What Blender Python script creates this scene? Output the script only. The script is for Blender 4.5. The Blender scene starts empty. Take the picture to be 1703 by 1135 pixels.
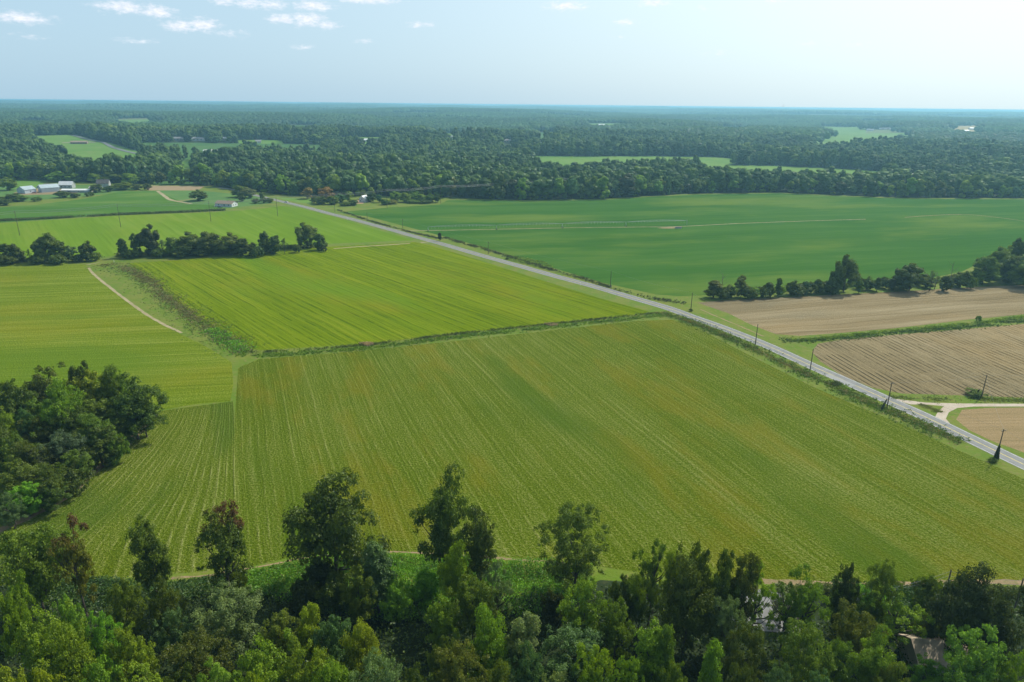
import bpy, math, random
import numpy as np
from mathutils import Vector, Matrix

S = bpy.context.scene
COL = S.collection
R_ = math.radians

# ------------------------------------------------------------------ camera
FOC = 1151.0          # focal length in units of a 1703 px wide picture
CAM_H = 110.0         # flying height in metres
PITCH = math.atan((567.5 - 174.0) / FOC)
ROLL = R_(0.6)
cr, sr = math.cos(ROLL), math.sin(ROLL)
cp, sp = math.cos(PITCH), math.sin(PITCH)
cam = bpy.data.objects.new("camera", bpy.data.cameras.new("camera"))
COL.objects.link(cam)
_X = Vector((1, 0, 0)); _U = Vector((0, sp, cp)); _B = Vector((0, -cp, sp))
_r = _X * cr + _U * sr
_u = -_X * sr + _U * cr
cam.matrix_world = Matrix(((_r.x, _u.x, _B.x, 0), (_r.y, _u.y, _B.y, 0), (_r.z, _u.z, _B.z, CAM_H), (0, 0, 0, 1)))
cam.data.sensor_width = 36.0
cam.data.lens = FOC / 1703 * 36
cam.data.clip_start = 1.0
cam.data.clip_end = 90000
S.camera = cam

# ------------------------------------------------------------------ render, sun, sky
S.render.engine = 'CYCLES'
S.view_settings.view_transform = 'Standard'
S.view_settings.look = 'None'
S.view_settings.gamma = 1.0
S.view_settings.exposure = 0.2
S.view_settings.use_curve_mapping = False
cy = S.cycles
cy.max_bounces = 5; cy.diffuse_bounces = 2; cy.glossy_bounces = 1
cy.transmission_bounces = 3; cy.volume_bounces = 0; cy.transparent_max_bounces = 4
cy.use_denoising = True
try:
    cy.denoiser = 'OPENIMAGEDENOISE'
    cy.denoising_prefilter = 'ACCURATE'
except Exception:
    pass
cy.use_adaptive_sampling = False
cy.caustics_reflective = False; cy.caustics_refractive = False
S.render.use_persistent_data = False

SUN_EL, SUN_AZ = 46.0, 43.0      # azimuth measured from +X towards +Y
sd = Vector((math.cos(R_(SUN_AZ)) * math.cos(R_(SUN_EL)), math.sin(R_(SUN_AZ)) * math.cos(R_(SUN_EL)), math.sin(R_(SUN_EL))))
sun = bpy.data.objects.new("sun", bpy.data.lights.new("sun", 'SUN'))
COL.objects.link(sun)
sun.data.energy = 4.5
sun.data.angle = R_(0.53)
sun.data.color = (1.0, 0.95, 0.85)
sun.rotation_euler = sd.to_track_quat('Z', 'Y').to_euler()


class NT:
    """tiny helper for node trees"""
    def __init__(s, tree): s.t = tree; s.n = tree.nodes; s.l = tree.links
    def new(s, typ, **kw):
        nd = s.n.new(typ)
        for k, v in kw.items():
            if k == 'inp':
                for kk, vv in v.items():
                    s.put(nd.inputs[kk], vv)
            else: setattr(nd, k, v)
        return nd
    def put(s, sock, v):
        if isinstance(v, bpy.types.NodeSocket): s.l.new(v, sock)
        elif v is not None: sock.default_value = v
    def math(s, op, a, b=None, c=None, clamp=False):
        nd = s.n.new('ShaderNodeMath'); nd.operation = op; nd.use_clamp = clamp
        s.put(nd.inputs[0], a)
        if b is not None: s.put(nd.inputs[1], b)
        if c is not None: s.put(nd.inputs[2], c)
        return nd.outputs[0]
    def vmath(s, op, a, b=None, out=0):
        nd = s.n.new('ShaderNodeVectorMath'); nd.operation = op
        s.put(nd.inputs[0], a)
        if b is not None: s.put(nd.inputs[1], b)
        return nd.outputs[out]
    def mix(s, f, a, b, blend='MIX'):
        nd = s.n.new('ShaderNodeMix'); nd.data_type = 'RGBA'; nd.blend_type = blend
        s.put(nd.inputs[0], f)
        for k, v in ((6, a), (7, b)):
            s.put(nd.inputs[k], v if isinstance(v, bpy.types.NodeSocket) else (*v, 1)[:4])
        return nd.outputs[2]
    def ramp(s, v, lo, hi, a=0.0, b=1.0, smooth=True):
        nd = s.n.new('ShaderNodeMapRange'); nd.clamp = True
        nd.interpolation_type = 'SMOOTHSTEP' if smooth else 'LINEAR'
        for k, x in zip(range(5), (v, lo, hi, a, b)): s.put(nd.inputs[k], x)
        return nd.outputs[0]
    def noise(s, vec, scale, detail=2.0, rough=0.5, dist=0.0, dim='3D'):
        nd = s.n.new('ShaderNodeTexNoise'); nd.noise_dimensions = dim
        s.put(nd.inputs['Vector'], vec)
        nd.inputs['Scale'].default_value = scale; nd.inputs['Detail'].default_value = detail
        nd.inputs['Roughness'].default_value = rough; nd.inputs['Distortion'].default_value = dist
        return nd.outputs[0]


def ray(px, py):
    u = (px - 851.5) / FOC; v = -(py - 567.5) / FOC
    x = u * cr - v * sr; y = u * sr + v * cr
    return np.array([x, cp + y * sp, -sp + y * cp])


# ---- world: sky, with a few small cumulus clouds at their directions
W = bpy.data.worlds.new("World"); S.world = W; W.use_nodes = True
w = NT(W.node_tree); w.n.clear()
sky = w.new('ShaderNodeTexSky', sky_type='NISHITA', sun_disc=False, sun_elevation=R_(SUN_EL),
            sun_rotation=R_(90 - SUN_AZ), altitude=100, air_density=1.0, dust_density=3.0, ozone_density=1.6)
tc = w.new('ShaderNodeTexCoord')
sep = w.new('ShaderNodeSeparateXYZ', inp={0: tc.outputs['Generated']})
az = w.math('ARCTAN2', sep.outputs[0], sep.outputs[1])
el = w.math('ARCSINE', sep.outputs[2])
comb = w.new('ShaderNodeCombineXYZ', inp={0: az, 1: el, 2: 0.0})
AE = comb.outputs[0]
CLOUDS = [(35, 30, 36, 9, 1), (205, 12, 38, 10, 1), (262, 20, 26, 11, 1), (300, 44, 26, 9, 1), (335, 42, 26, 12, 1), (372, 2, 20, 7, .8), (412, 6, 26, 8, .9),
          (452, 8, 26, 8, .9), (470, 32, 22, 9, 1), (512, 33, 30, 12, 1), (545, 42, 20, 8, .8), (522, 10, 30, 9, 1), (612, 0, 52, 7, 1),
          (698, 41, 20, 5, .8), (942, 11, 34, 8, 1), (1041, 37, 18, 5, .9), (1088, 4, 26, 7, .9), (505, 79, 16, 4, .6), (606, 68, 16, 4, .5),
          (228, 68, 28, 4, .5), (386, 56, 24, 6, .5), (48, 61, 18, 4, .35), (1168, 15, 9, 5, .5), (1288, 2, 24, 4, .6), (1030, 62, 10, 3, .4),
          (1196, 88, 22, 4, .3), (1355, 73, 20, 4, .35), (1425, 74, 20, 4, .35), (95, -30, 80, 16, 1), (690, -40, 90, 16, 1), (1050, -50, 70, 15, .9)]
cur = None
for (cx, cyy, rx, ry, k) in CLOUDS:
    r = ray(cx, cyy); r = r / np.linalg.norm(r)
    a0, e0 = math.atan2(r[0], r[1]), math.asin(r[2])
    dv = w.vmath('SUBTRACT', AE, (a0, e0, 0))
    dv = w.vmath('MULTIPLY', dv, (FOC * 0.85 / rx, FOC * 0.95 / ry, 0))
    ln = w.vmath('LENGTH', dv, out=1)
    m = w.math('MULTIPLY_ADD', ln, -k, k)
    cur = m if cur is None else w.math('MAXIMUM', cur, m)
nv = w.vmath('MULTIPLY', AE, (1.0, 2.2, 0))
fb = w.noise(nv, 95, 6, .62)
dens = w.math('ADD', cur, w.math('MULTIPLY_ADD', fb, 1.9, -.92))
dens = w.ramp(dens, 0.0, 1.15)
fb2 = w.noise(nv, 160, 4, .6)
ccol = w.mix(w.ramp(fb2, .3, .7), (7.2, 7.5, 8.4), (9.0, 9.0, 9.4))
# the hazy, milky band of air low in the sky
low = w.ramp(el, 0.0, 0.7, 0.72, 0.05)
skyc = w.mix(low, sky.outputs[0], (4.5, 6.7, 8.3))
# bright air round the sun
dsun = w.math('MAXIMUM', w.vmath('DOT_PRODUCT', tc.outputs['Generated'], tuple(sd), out=1), 0.0)
glow = w.math('POWER', dsun, 3.2)
skyc = w.mix(w.math('MULTIPLY', glow, 1.0, clamp=True), skyc, (11.2, 12.2, 11.2))
skyc = w.mix(w.math('MULTIPLY', dens, .88), skyc, ccol)
bg = w.new('ShaderNodeBackground', inp={0: skyc, 1: 0.108})
wo = w.new('ShaderNodeOutputWorld'); w.l.new(bg.outputs[0], wo.inputs[0])

# ------------------------------------------------------------------ terrain
_rg = np.random.RandomState(7)
_G = _rg.rand(256, 256)


def vnoise(x, y, s):
    x = np.asarray(x, float) / s + 40.3; y = np.asarray(y, float) / s + 17.7
    xi = np.floor(x).astype(int); yi = np.floor(y).astype(int)
    fx = x - xi; fy = y - yi
    fx = fx * fx * (3 - 2 * fx); fy = fy * fy * (3 - 2 * fy)
    g = lambda a, b: _G[a % 256, b % 256]
    return (g(xi, yi) * (1 - fx) + g(xi + 1, yi) * fx) * (1 - fy) + (g(xi, yi + 1) * (1 - fx) + g(xi + 1, yi + 1) * fx) * fy


def sstep(a, b, x):
    t = np.clip((x - a) / (b - a), 0, 1); return t * t * (3 - 2 * t)


def terr(x, y):
    x = np.asarray(x, float); y = np.asarray(y, float)
    d = np.hypot(x, y)
    h = sstep(1250, 2300, d) * 30 * vnoise(x, y, 800)
    h = h + sstep(2500, 6000, d) * 40 * vnoise(x + 900, y - 300, 1500) ** 1.5
    h = h + sstep(7000, 15000, d) * 26 * vnoise(x, y, 6000)
    h = h + 24 * np.exp(-(((x + 560) / 900) ** 2 + ((y - 5600) / 900) ** 2))
    return h


def at(px, py, z=0.0):
    """the point of the ground (or of height z above it) seen in that direction"""
    r = ray(px, py)
    base = 0.0
    for _ in range(5):
        t = (CAM_H - z - base) / -r[2]
        x, y = r[0] * t, r[1] * t
        base = float(terr(x, y))
    return np.array([x, y])


def poly(pts):
    return np.array([at(*p) for p in pts])


# ------------------------------------------------------------------ mesh helpers
def mesh_np(name, V, F, mats, mi=None, smooth=False):
    """V (n,3); F: list of arrays of faces (each array has one face size)"""
    me = bpy.data.meshes.new(name)
    V = np.asarray(V, np.float32)
    if isinstance(F, np.ndarray): F = [F]
    F = [np.asarray(f, np.int32) for f in F if len(f)]
    loops = np.concatenate([f.ravel() for f in F])
    tot = np.concatenate([np.full(len(f), f.shape[1], np.int32) for f in F])
    st = np.concatenate([[0], np.cumsum(tot)[:-1]]).astype(np.int32)
    me.vertices.add(len(V)); me.vertices.foreach_set('co', V.ravel())
    me.loops.add(len(loops)); me.loops.foreach_set('vertex_index', loops)
    me.polygons.add(len(tot)); me.polygons.foreach_set('loop_start', st)
    try: me.polygons.foreach_set('loop_total', tot)
    except Exception: pass
    for m in mats: me.materials.append(m)
    if mi is not None: me.polygons.foreach_set('material_index', np.asarray(mi, np.int32))
    me.polygons.foreach_set('use_smooth', np.full(len(tot), smooth))
    me.update(calc_edges=True)
    return me


def setattr_f(me, name, vals, domain='POINT'):
    a = me.attributes.new(name, 'FLOAT', domain); a.data.foreach_set('value', np.asarray(vals, np.float32))


def link(name, me, parent=None, kind=None, label=None, cat=None, group=None):
    o = bpy.data.objects.new(name, me); COL.objects.link(o)
    if parent is not None: o.parent = parent
    if kind: o['kind'] = kind
    if label: o['label'] = label
    if cat: o['category'] = cat
    if group: o['group'] = group
    return o


def thing(name, loc, label, cat, rz=0.0, group=None):
    o = link(name, None, None, None, label, cat, group)
    o.location = loc; o.rotation_euler = (0, 0, rz)
    return o


class MB:
    """collects simple shapes, then becomes one mesh object"""
    def __init__(s): s.v = []; s.f = []
    def add(s, V, F):
        b = len(s.v); s.v += [tuple(v) for v in V]; s.f += [tuple(i + b for i in f) for f in F]; return s
    def box(s, x0, x1, y0, y1, z0, z1):
        return s.add([(x0, y0, z0), (x1, y0, z0), (x1, y1, z0), (x0, y1, z0), (x0, y0, z1), (x1, y0, z1), (x1, y1, z1), (x0, y1, z1)],
                     [(0, 3, 2, 1), (4, 5, 6, 7), (0, 1, 5, 4), (1, 2, 6, 5), (2, 3, 7, 6), (3, 0, 4, 7)])
    def prism(s, prof, x0, x1):
        """profile of (y,z) points, counter-clockwise, extruded along x"""
        n = len(prof)
        V = [(x0, y, z) for y, z in prof] + [(x1, y, z) for y, z in prof]
        F = [tuple(range(n))[::-1], tuple(range(n, 2 * n))] + [(i, (i + 1) % n, n + (i + 1) % n, n + i) for i in range(n)]
        return s.add(V, F)
    def tube(s, P, rad, n=6, cap=True):
        P = [Vector(p) for p in P]; rad = rad if hasattr(rad, '__len__') else [rad] * len(P)
        V = []; F = []
        for i, p in enumerate(P):
            d = (P[min(i + 1, len(P) - 1)] - P[max(i - 1, 0)])
            d = d.normalized() if d.length > 1e-9 else Vector((0, 0, 1))
            a = d.cross(Vector((0, 0, 1)) if abs(d.z) < .9 else Vector((1, 0, 0))).normalized(); b = d.cross(a)
            for k in range(n):
                t = 2 * math.pi * k / n
                V.append(p + (a * math.cos(t) + b * math.sin(t)) * rad[i])
        for i in range(len(P) - 1):
            for k in range(n):
                k2 = (k + 1) % n
                F.append((i * n + k, i * n + k2, (i + 1) * n + k2, (i + 1) * n + k))
        if cap:
            F.append(tuple(range(n))); F.append(tuple(range((len(P) - 1) * n, len(P) * n))[::-1])
        return s.add(V, F)
    def build(s, name, mat, parent=None, smooth=False, **kw):
        me = bpy.data.meshes.new(name); me.from_pydata(s.v, [], s.f); me.materials.append(mat)
        if smooth: me.polygons.foreach_set('use_smooth', [True] * len(me.polygons))
        me.update()
        return link(name, me, parent, **kw)


# ------------------------------------------------------------------ materials
def new_mat(name):
    m = bpy.data.materials.new(name); m.use_nodes = True
    t = NT(m.node_tree); t.n.clear()
    out = t.new('ShaderNodeOutputMaterial')
    return m, t, out


def plain(name, col, rough=.7, var=.12, scale=1.5, metal=0.0):
    m, t, out = new_mat(name)
    co = t.new('ShaderNodeTexCoord').outputs['Object']
    n = t.noise(co, scale, 4, .6)
    f = t.ramp(n, .3, .7, 1 - var, 1 + var, False)
    c = t.mix(1.0, col, t.new('ShaderNodeCombineColor', inp={0: f, 1: f, 2: f}).outputs[0], 'MULTIPLY')
    b = t.new('ShaderNodeBsdfPrincipled', inp={'Base Color': c, 'Roughness': rough, 'Metallic': metal})
    t.l.new(b.outputs[0], out.inputs[0])
    return m


def leaf_mat(name, random_tint=False, fixed=None, trans=.32, rust=False):
    """foliage: the colour comes from the object (or a random choice for the far wood) and the tone of each leaf"""
    m, t, out = new_mat(name)
    oi = t.new('ShaderNodeObjectInfo')
    if random_tint:
        cr_ = t.new('ShaderNodeValToRGB')
        e = cr_.color_ramp.elements
        cols = [(0, (.022, .050, .010)), (.25, (.038, .082, .014)), (.5, (.062, .125, .016)), (.68, (.078, .148, .020)), (.85, (.118, .195, .020)), (1, (.16, .21, .025))]
        e[0].position = 0; e[0].color = (*cols[0][1], 1); e[1].position = 1; e[1].color = (*cols[-1][1], 1)
        for p, c in cols[1:-1]:
            x = e.new(p); x.color = (*c, 1)
        loc = oi.outputs['Location']
        st = t.ramp(t.noise(loc, .0045, 3, .55), .32, .68, 0, 1, False)
        f_ = t.math('ADD', t.math('MULTIPLY', oi.outputs['Random'], .55), t.math('MULTIPLY', st, .45), clamp=True)
        t.l.new(f_, cr_.inputs[0]); base = cr_.outputs[0]
    elif fixed:
        st = t.ramp(t.noise(oi.outputs['Location'], .0016, 4, .6), .3, .7, 0, 1, False)
        base = t.mix(st, [x * .62 for x in fixed[:3]], [x * 1.5 for x in fixed[:3]])
    else: base = oi.outputs['Color']
    if rust:     # leaves already turning in the top of the tree
        sz = t.new('ShaderNodeSeparateXYZ', inp={0: t.new('ShaderNodeTexCoord').outputs['Object']})
        zz = t.math('ADD', sz.outputs[2], t.math('MULTIPLY_ADD', t.noise(t.new('ShaderNodeTexCoord').outputs['Object'], .5, 2, .5), 4, -2))
        base = t.mix(t.ramp(zz, 13.2, 14.8), base, (.120, .070, .018))
    at_ = t.new('ShaderNodeAttribute', attribute_name='tone')
    tone = at_.outputs['Fac']
    f = t.ramp(tone, 0, 1, .55, 1.6, False)
    c = t.mix(1.0, base, t.new('ShaderNodeCombineColor', inp={0: f, 1: f, 2: t.math('POWER', f, .6)}).outputs[0], 'MULTIPLY')
    hs = t.new('ShaderNodeHueSaturation', inp={'Hue': t.ramp(tone, 0, 1, .506, .480, False), 'Color': c})
    c = hs.outputs[0]
    d = t.new('ShaderNodeBsdfDiffuse', inp={0: c})
    tr = t.new('ShaderNodeBsdfTranslucent', inp={0: t.mix(1.0, c, (1.15, 1.25, .5), 'MULTIPLY')})
    ms = t.new('ShaderNodeMixShader', inp={0: trans, 1: d.outputs[0], 2: tr.outputs[0]})
    gl = t.new('ShaderNodeBsdfGlossy', inp={0: (.8, .85, .9, 1), 'Roughness': .45})
    m2 = t.new('ShaderNodeMixShader', inp={0: .018, 1: ms.outputs[0], 2: gl.outputs[0]})
    t.l.new(m2.outputs[0], out.inputs[0])
    return m


M_LEAF = leaf_mat("leaves")
M_WOOD = leaf_mat("wood_leaves", random_tint=True)
M_BARK = plain("bark", (.075, .06, .045), .9, .35, 3)
M_DEAD = plain("dead_wood", (.16, .14, .12), .9, .3, 3)


def pos_rot(t, angle):
    """ground coordinates turned so that Y runs along the crop rows"""
    g = t.new('ShaderNodeNewGeometry')
    mp = t.new('ShaderNodeMapping', vector_type='POINT')
    t.l.new(g.outputs['Position'], mp.inputs['Vector'])
    mp.inputs['Rotation'].default_value = (0, 0, R_(90 - angle))
    return g.outputs['Position'], mp.outputs[0]


def field_mat(name, angle, base, light, dark, patch, rows=((1.7, .5), (12, .3)), speck=.5, patch_amt=.6, patch_scale=.012,
              bump=.5, uv=False, wobble=2.0, line=None, blotch=None):
    m, t, out = new_mat(name)
    P, Q = pos_rot(t, angle)
    if uv:
        Q = t.new('ShaderNodeUVMap', uv_map='UVMap').outputs[0]
    # rows are never dead straight
    wn = t.noise(P, .012, 2, .5)
    sx = t.new('ShaderNodeSeparateXYZ', inp={0: Q})
    xx = t.math('ADD', sx.outputs[0], t.math('MULTIPLY_ADD', wn, wobble * 2, -wobble))
    acc = None
    for (w_, a) in rows:
        v = t.new('ShaderNodeCombineXYZ', inp={0: t.math('DIVIDE', xx, w_), 1: t.math('MULTIPLY', sx.outputs[1], .011 if w_ < 6 else .003), 2: 3.3 * w_}).outputs[0]
        n = t.noise(v, 1.0, 1.5, .55)
        n = t.math('MULTIPLY_ADD', n, 2 * a, -a)
        acc = n if acc is None else t.math('ADD', acc, n)
    if line:   # evenly spaced drill rows / wheel lines
        sp_, amt, wd = line
        s = t.math('SINE', t.math('MULTIPLY', xx, 2 * math.pi / sp_))
        brk = t.noise(Q, .09, 3, .6)
        s = t.math('MULTIPLY', t.ramp(s, wd, 1.0), t.ramp(brk, .35, .62))
        acc = t.math('ADD', acc, t.math('MULTIPLY', s, amt))
    n1 = t.ramp(t.noise(P, 1.5, 3, .75), .33, .67, 0, 1, False)        # stubble, clods and single plants
    n2 = t.noise(P, 4.0, 2, .7)
    sk = t.math('ADD', t.math('MULTIPLY_ADD', n1, 1.2, -.6), t.math('MULTIPLY_ADD', n2, 1.6, -.8))
    acc = t.math('ADD', acc, t.math('MULTIPLY', sk, speck))
    big = t.noise(P, .006, 4, .6)
    acc2 = t.math('ADD', acc, t.math('MULTIPLY_ADD', big, .9, -.45))
    c = t.mix(t.ramp(acc2, .0, 1.0, 0, 1, False), base, light)
    c = t.mix(t.ramp(acc2, .0, -1.0, 0, 1, False), c, dark)
    # patches where the crop is yellowing / thin, drawn out along the rows
    sx2 = t.new('ShaderNodeCombineXYZ', inp={0: xx, 1: t.math('MULTIPLY', sx.outputs[1], .32), 2: 9.1}).outputs[0]
    pn = t.noise(sx2, patch_scale, 5, .62)
    c = t.mix(t.math('MULTIPLY', t.ramp(pn, .48, .66), patch_amt), c, patch)
    if blotch:
        bn = t.noise(sx2, blotch[1], 3, .5, .3)
        c = t.mix(t.math('MULTIPLY', t.ramp(bn, .52, .66), blotch[2]), c, blotch[0])
    b = t.new('ShaderNodeBsdfPrincipled', inp={'Base Color': c, 'Roughness': .95, 'Specular IOR Level': .0})
    bp = t.new('ShaderNodeBump', inp={'Strength': bump, 'Distance': .5, 'Height': acc})
    t.l.new(bp.outputs[0], b.inputs['Normal'])
    t.l.new(b.outputs[0], out.inputs[0])
    return m


def ground_mat(name, a, b_, c_, s1=.03, s2=.5, bump=.6, far=None):
    m, t, out = new_mat(name)
    P = t.new('ShaderNodeNewGeometry').outputs['Position']
    c = t.mix(t.ramp(t.noise(P, s1, 5, .6), .35, .65), a, b_)
    n = t.noise(P, s2, 5, .7)
    c = t.mix(t.ramp(n, .5, .72), c, c_)
    if far is not None:      # open country further out: meadows and stubble
        d = t.vmath('LENGTH', P, out=1)
        fc = t.mix(t.ramp(t.noise(P, .0011, 3, .5), .42, .58), far, (.14, .15, .06))
        c = t.mix(t.ramp(d, 2300, 2700), c, fc)
    b = t.new('ShaderNodeBsdfPrincipled', inp={'Base Color': c, 'Roughness': .95, 'Specular IOR Level': .1})
    bp = t.new('ShaderNodeBump', inp={'Strength': bump, 'Distance': .6, 'Height': n})
    t.l.new(bp.outputs[0], b.inputs['Normal']); t.l.new(b.outputs[0], out.inputs[0])
    return m


# ------------------------------------------------------------------ ground
def flat_sheet(name, pts, mat, z, px=True, res=None):
    """a ground sheet over a polygon"""
    P = poly(pts) if px else np.array(pts, float)
    me = bpy.data.meshes.new(name)
    me.from_pydata([(x, y, float(terr(x, y)) + z) for x, y in P], [], [tuple(range(len(P)))])
    import bmesh
    bm = bmesh.new(); bm.from_mesh(me)
    bmesh.ops.triangulate(bm, faces=bm.faces[:], quad_method='BEAUTY', ngon_method='EAR_CLIP')
    if res:
        bmesh.ops.subdivide_edges(bm, edges=bm.edges[:], cuts=res, use_grid_fill=True)
        for v in bm.verts: v.co.z = float(terr(v.co.x, v.co.y)) + z
    for f in bm.faces:
        if f.normal.z < 0: f.normal_flip()
    bm.to_mesh(me); bm.free()
    me.materials.append(mat)
    return link(name, me, kind='structure')


def smooth_line(P, step=6.0):
    """Catmull-Rom through ground points"""
    P = np.asarray(P, float); out = []
    Q = np.vstack([2 * P[0] - P[1], P, 2 * P[-1] - P[-2]])
    for i in range(1, len(Q) - 2):
        n = max(2, int(np.linalg.norm(Q[i + 1] - Q[i]) / step))
        for k in range(n):
            t = k / n
            out.append(.5 * (2 * Q[i] + (Q[i + 1] - Q[i - 1]) * t + (2 * Q[i - 1] - 5 * Q[i] + 4 * Q[i + 1] - Q[i + 2]) * t * t + (3 * Q[i] - Q[i - 1] - 3 * Q[i + 1] + Q[i + 2]) * t ** 3))
    out.append(P[-1]); return np.array(out)


def ribbon(name, L, width, mat, z, off=0.0, parent=None, kind='structure', wvar=0.0, seed=0):
    d = np.gradient(L, axis=0); d /= np.linalg.norm(d, axis=1)[:, None]
    nrm = np.stack([-d[:, 1], d[:, 0]], 1)
    rg = np.random.RandomState(seed)
    wl = width / 2 * (1 + wvar * (rg.rand(len(L)) - .5)); wr = width / 2 * (1 + wvar * (rg.rand(len(L)) - .5))
    A = L + nrm * (off + wl)[:, None]; B = L + nrm * (off - wr)[:, None]
    V = np.zeros((2 * len(L), 3)); V[0::2, :2] = A; V[1::2, :2] = B
    V[:, 2] = terr(V[:, 0], V[:, 1]) + z
    i = np.arange(len(L) - 1)
    F = np.stack([2 * i + 1, 2 * i + 3, 2 * i + 2, 2 * i], 1)
    me = mesh_np(name, V, F, [mat])
    return link(name, me, parent, kind)


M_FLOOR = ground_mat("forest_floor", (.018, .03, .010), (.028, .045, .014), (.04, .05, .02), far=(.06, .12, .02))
M_GRASS = ground_mat("verge_grass", (.088, .150, .010), (.130, .160, .022), (.165, .145, .055), .07, .4)


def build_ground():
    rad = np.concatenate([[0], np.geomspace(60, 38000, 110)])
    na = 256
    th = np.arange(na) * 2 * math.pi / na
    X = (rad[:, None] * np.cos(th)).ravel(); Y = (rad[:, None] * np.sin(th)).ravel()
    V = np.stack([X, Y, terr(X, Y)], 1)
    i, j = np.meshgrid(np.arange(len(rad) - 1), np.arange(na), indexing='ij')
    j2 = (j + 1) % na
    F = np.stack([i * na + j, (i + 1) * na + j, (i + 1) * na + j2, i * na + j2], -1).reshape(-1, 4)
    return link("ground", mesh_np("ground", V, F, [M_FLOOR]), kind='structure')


build_ground()

FARM = [(-900, 340), (-300, 302), (0, 301), (60, 300), (150, 303), (250, 307), (340, 308), (400, 316), (450, 322), (500, 326), (600, 326), (735, 328), (800, 331),
        (870, 333), (1000, 331), (1080, 326), (1160, 322), (1300, 320), (1400, 325), (1500, 329), (1703, 330), (1900, 333), (2400, 340)]
farm_top = poly(FARM)
FARM_POLY = np.vstack([farm_top, [[700, 90], [-420, 90]]])
# grass that shows between the fields; the forest floor lies in front of it, under the near trees
near_edge = poly([(1900, 985), (1703, 978), (1560, 985), (1290, 985), (1150, 975), (1000, 965), (900, 990), (760, 1000), (640, 1010), (560, 990), (430, 985), (300, 985), (150, 960), (0, 930), (-200, 900)])
clump_edge = poly([(20, 868), (100, 832), (180, 770), (262, 690)])
flat_sheet("grass_verge", np.vstack([farm_top, near_edge]), M_GRASS, .01, px=False)

GL = (.25, .26, .075)
M_NEAR = field_mat("near_crop", 111.5, (.142, .208, .005), (.38, .40, .13), (.040, .084, .004), (.29, .235, .012),
                   rows=((.8, .42), (3.0, .22), (16, .16)), speck=.95, patch_amt=.34, patch_scale=.055, bump=1.1, line=(2.6, .30, .6),
                   blotch=((.085, .165, .008), .022, .75))
M_SW = field_mat("corner_crop", 111.5, (.142, .205, .006), (.38, .40, .13), (.040, .084, .004), (.27, .23, .012),
                 rows=((1.0, .42), (3.2, .25), (14, .18)), speck=.95, patch_amt=.3, bump=1.1, uv=True, wobble=.6, line=(3.2, .5, .6), blotch=((.075, .15, .012), .03, .5))
M_WEST = field_mat("west_crop", 9.5, (.134, .196, .005), (.33, .35, .10), (.038, .076, .003), (.25, .21, .012),
                   rows=((1.4, .6), (4, .3), (18, .14)), speck=.85, patch_amt=.28, bump=.7, wobble=4, blotch=((.09, .17, .012), .015, .5))
M_MID = field_mat("middle_crop", 131, (.122, .180, .001), (.23, .26, .02), (.035, .072, .001), (.20, .19, .01),
                  rows=((1.6, .7), (4.0, .4), (20, .3)), speck=.4, patch_amt=.55, bump=.8, line=(5.2, -.5, .7), blotch=((.085, .19, .008), .012, .6))
M_FARL = field_mat("far_crop", 127, (.105, .185, .010), (.20, .27, .05), (.055, .11, .006), (.19, .22, .03),
                   rows=((2.5, .4), (9, .4), (25, .2)), speck=.2, patch_amt=.35, bump=.4)
M_SOY = field_mat("soy_crop", 14, (.040, .108, .014), (.082, .150, .030), (.020, .070, .009), (.13, .18, .028),
                  rows=((2.2, .5), (8, .5), (34, .5)), speck=.4, patch_amt=.6, patch_scale=.009, bump=.4, wobble=12)
M_SOY2 = field_mat("soy_crop_far", 12, (.060, .135, .020), (.12, .19, .045), (.030, .085, .014), (.15, .21, .05),
                   rows=((4, .4), (12, .5), (40, .3)), speck=.15, patch_amt=.5, patch_scale=.02, bump=.4, wobble=12)
M_BR1 = field_mat("bare_field_upper", 15, (.27, .212, .115), (.41, .345, .215), (.12, .095, .045), (.34, .235, .10),
                  rows=((1.4, .6), (4.5, .8), (22, .6)), speck=.5, patch_amt=.5, bump=1.0, wobble=6, blotch=((.17, .15, .09), .02, .5))
M_BR2 = field_mat("bare_field_rows", -81, (.28, .225, .122), (.42, .355, .23), (.09, .07, .035), (.34, .24, .105),
                  rows=((1.5, .5), (5, .35), (25, .3)), speck=.45, patch_amt=.45, bump=1.0, wobble=1.5, line=(2.9, -1.1, .5), blotch=((.17, .15, .09), .02, .4))
M_BR3 = field_mat("bare_field_corner", 5, (.30, .22, .115), (.40, .32, .19), (.17, .14, .06), (.34, .23, .09),
                  rows=((2, .5), (7, .3), (18, .3)), speck=.4, patch_amt=.6, bump=.8, wobble=4, blotch=((.20, .19, .08), .03, .6))
M_BRN = field_mat("tan_field", 5, (.26, .20, .12), (.33, .26, .16), (.17, .15, .08), (.3, .2, .1), rows=((5, .5), (20, .3)), speck=.2, patch_amt=.3)
M_LAWN = ground_mat("lawn", (.06, .14, .03), (.085, .165, .032), (.11, .16, .05), .02, .2, .3)
M_CLEAR = ground_mat("far_meadow", (.080, .175, .018), (.110, .200, .028), (.15, .20, .05), .008, .05, .2)
M_CLEAR2 = ground_mat("far_dark_field", (.040, .105, .018), (.055, .125, .025), (.09, .14, .03), .008, .05, .2)
M_PALE = ground_mat("far_pale_field", (.26, .20, .08), (.32, .24, .11), (.2, .2, .07), .004, .03, .2)
M_DIRT = ground_mat("sandy_track", (.25, .21, .12), (.33, .28, .18), (.13, .16, .04), .12, .9, .4)
M_GRAVEL = ground_mat("gravel", (.38, .32, .25), (.46, .40, .33), (.28, .23, .16), .1, 1.2, .5)
M_EARTH = ground_mat("bare_earth", (.20, .155, .08), (.26, .19, .11), (.10, .13, .02), .1, .6, .6)

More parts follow.
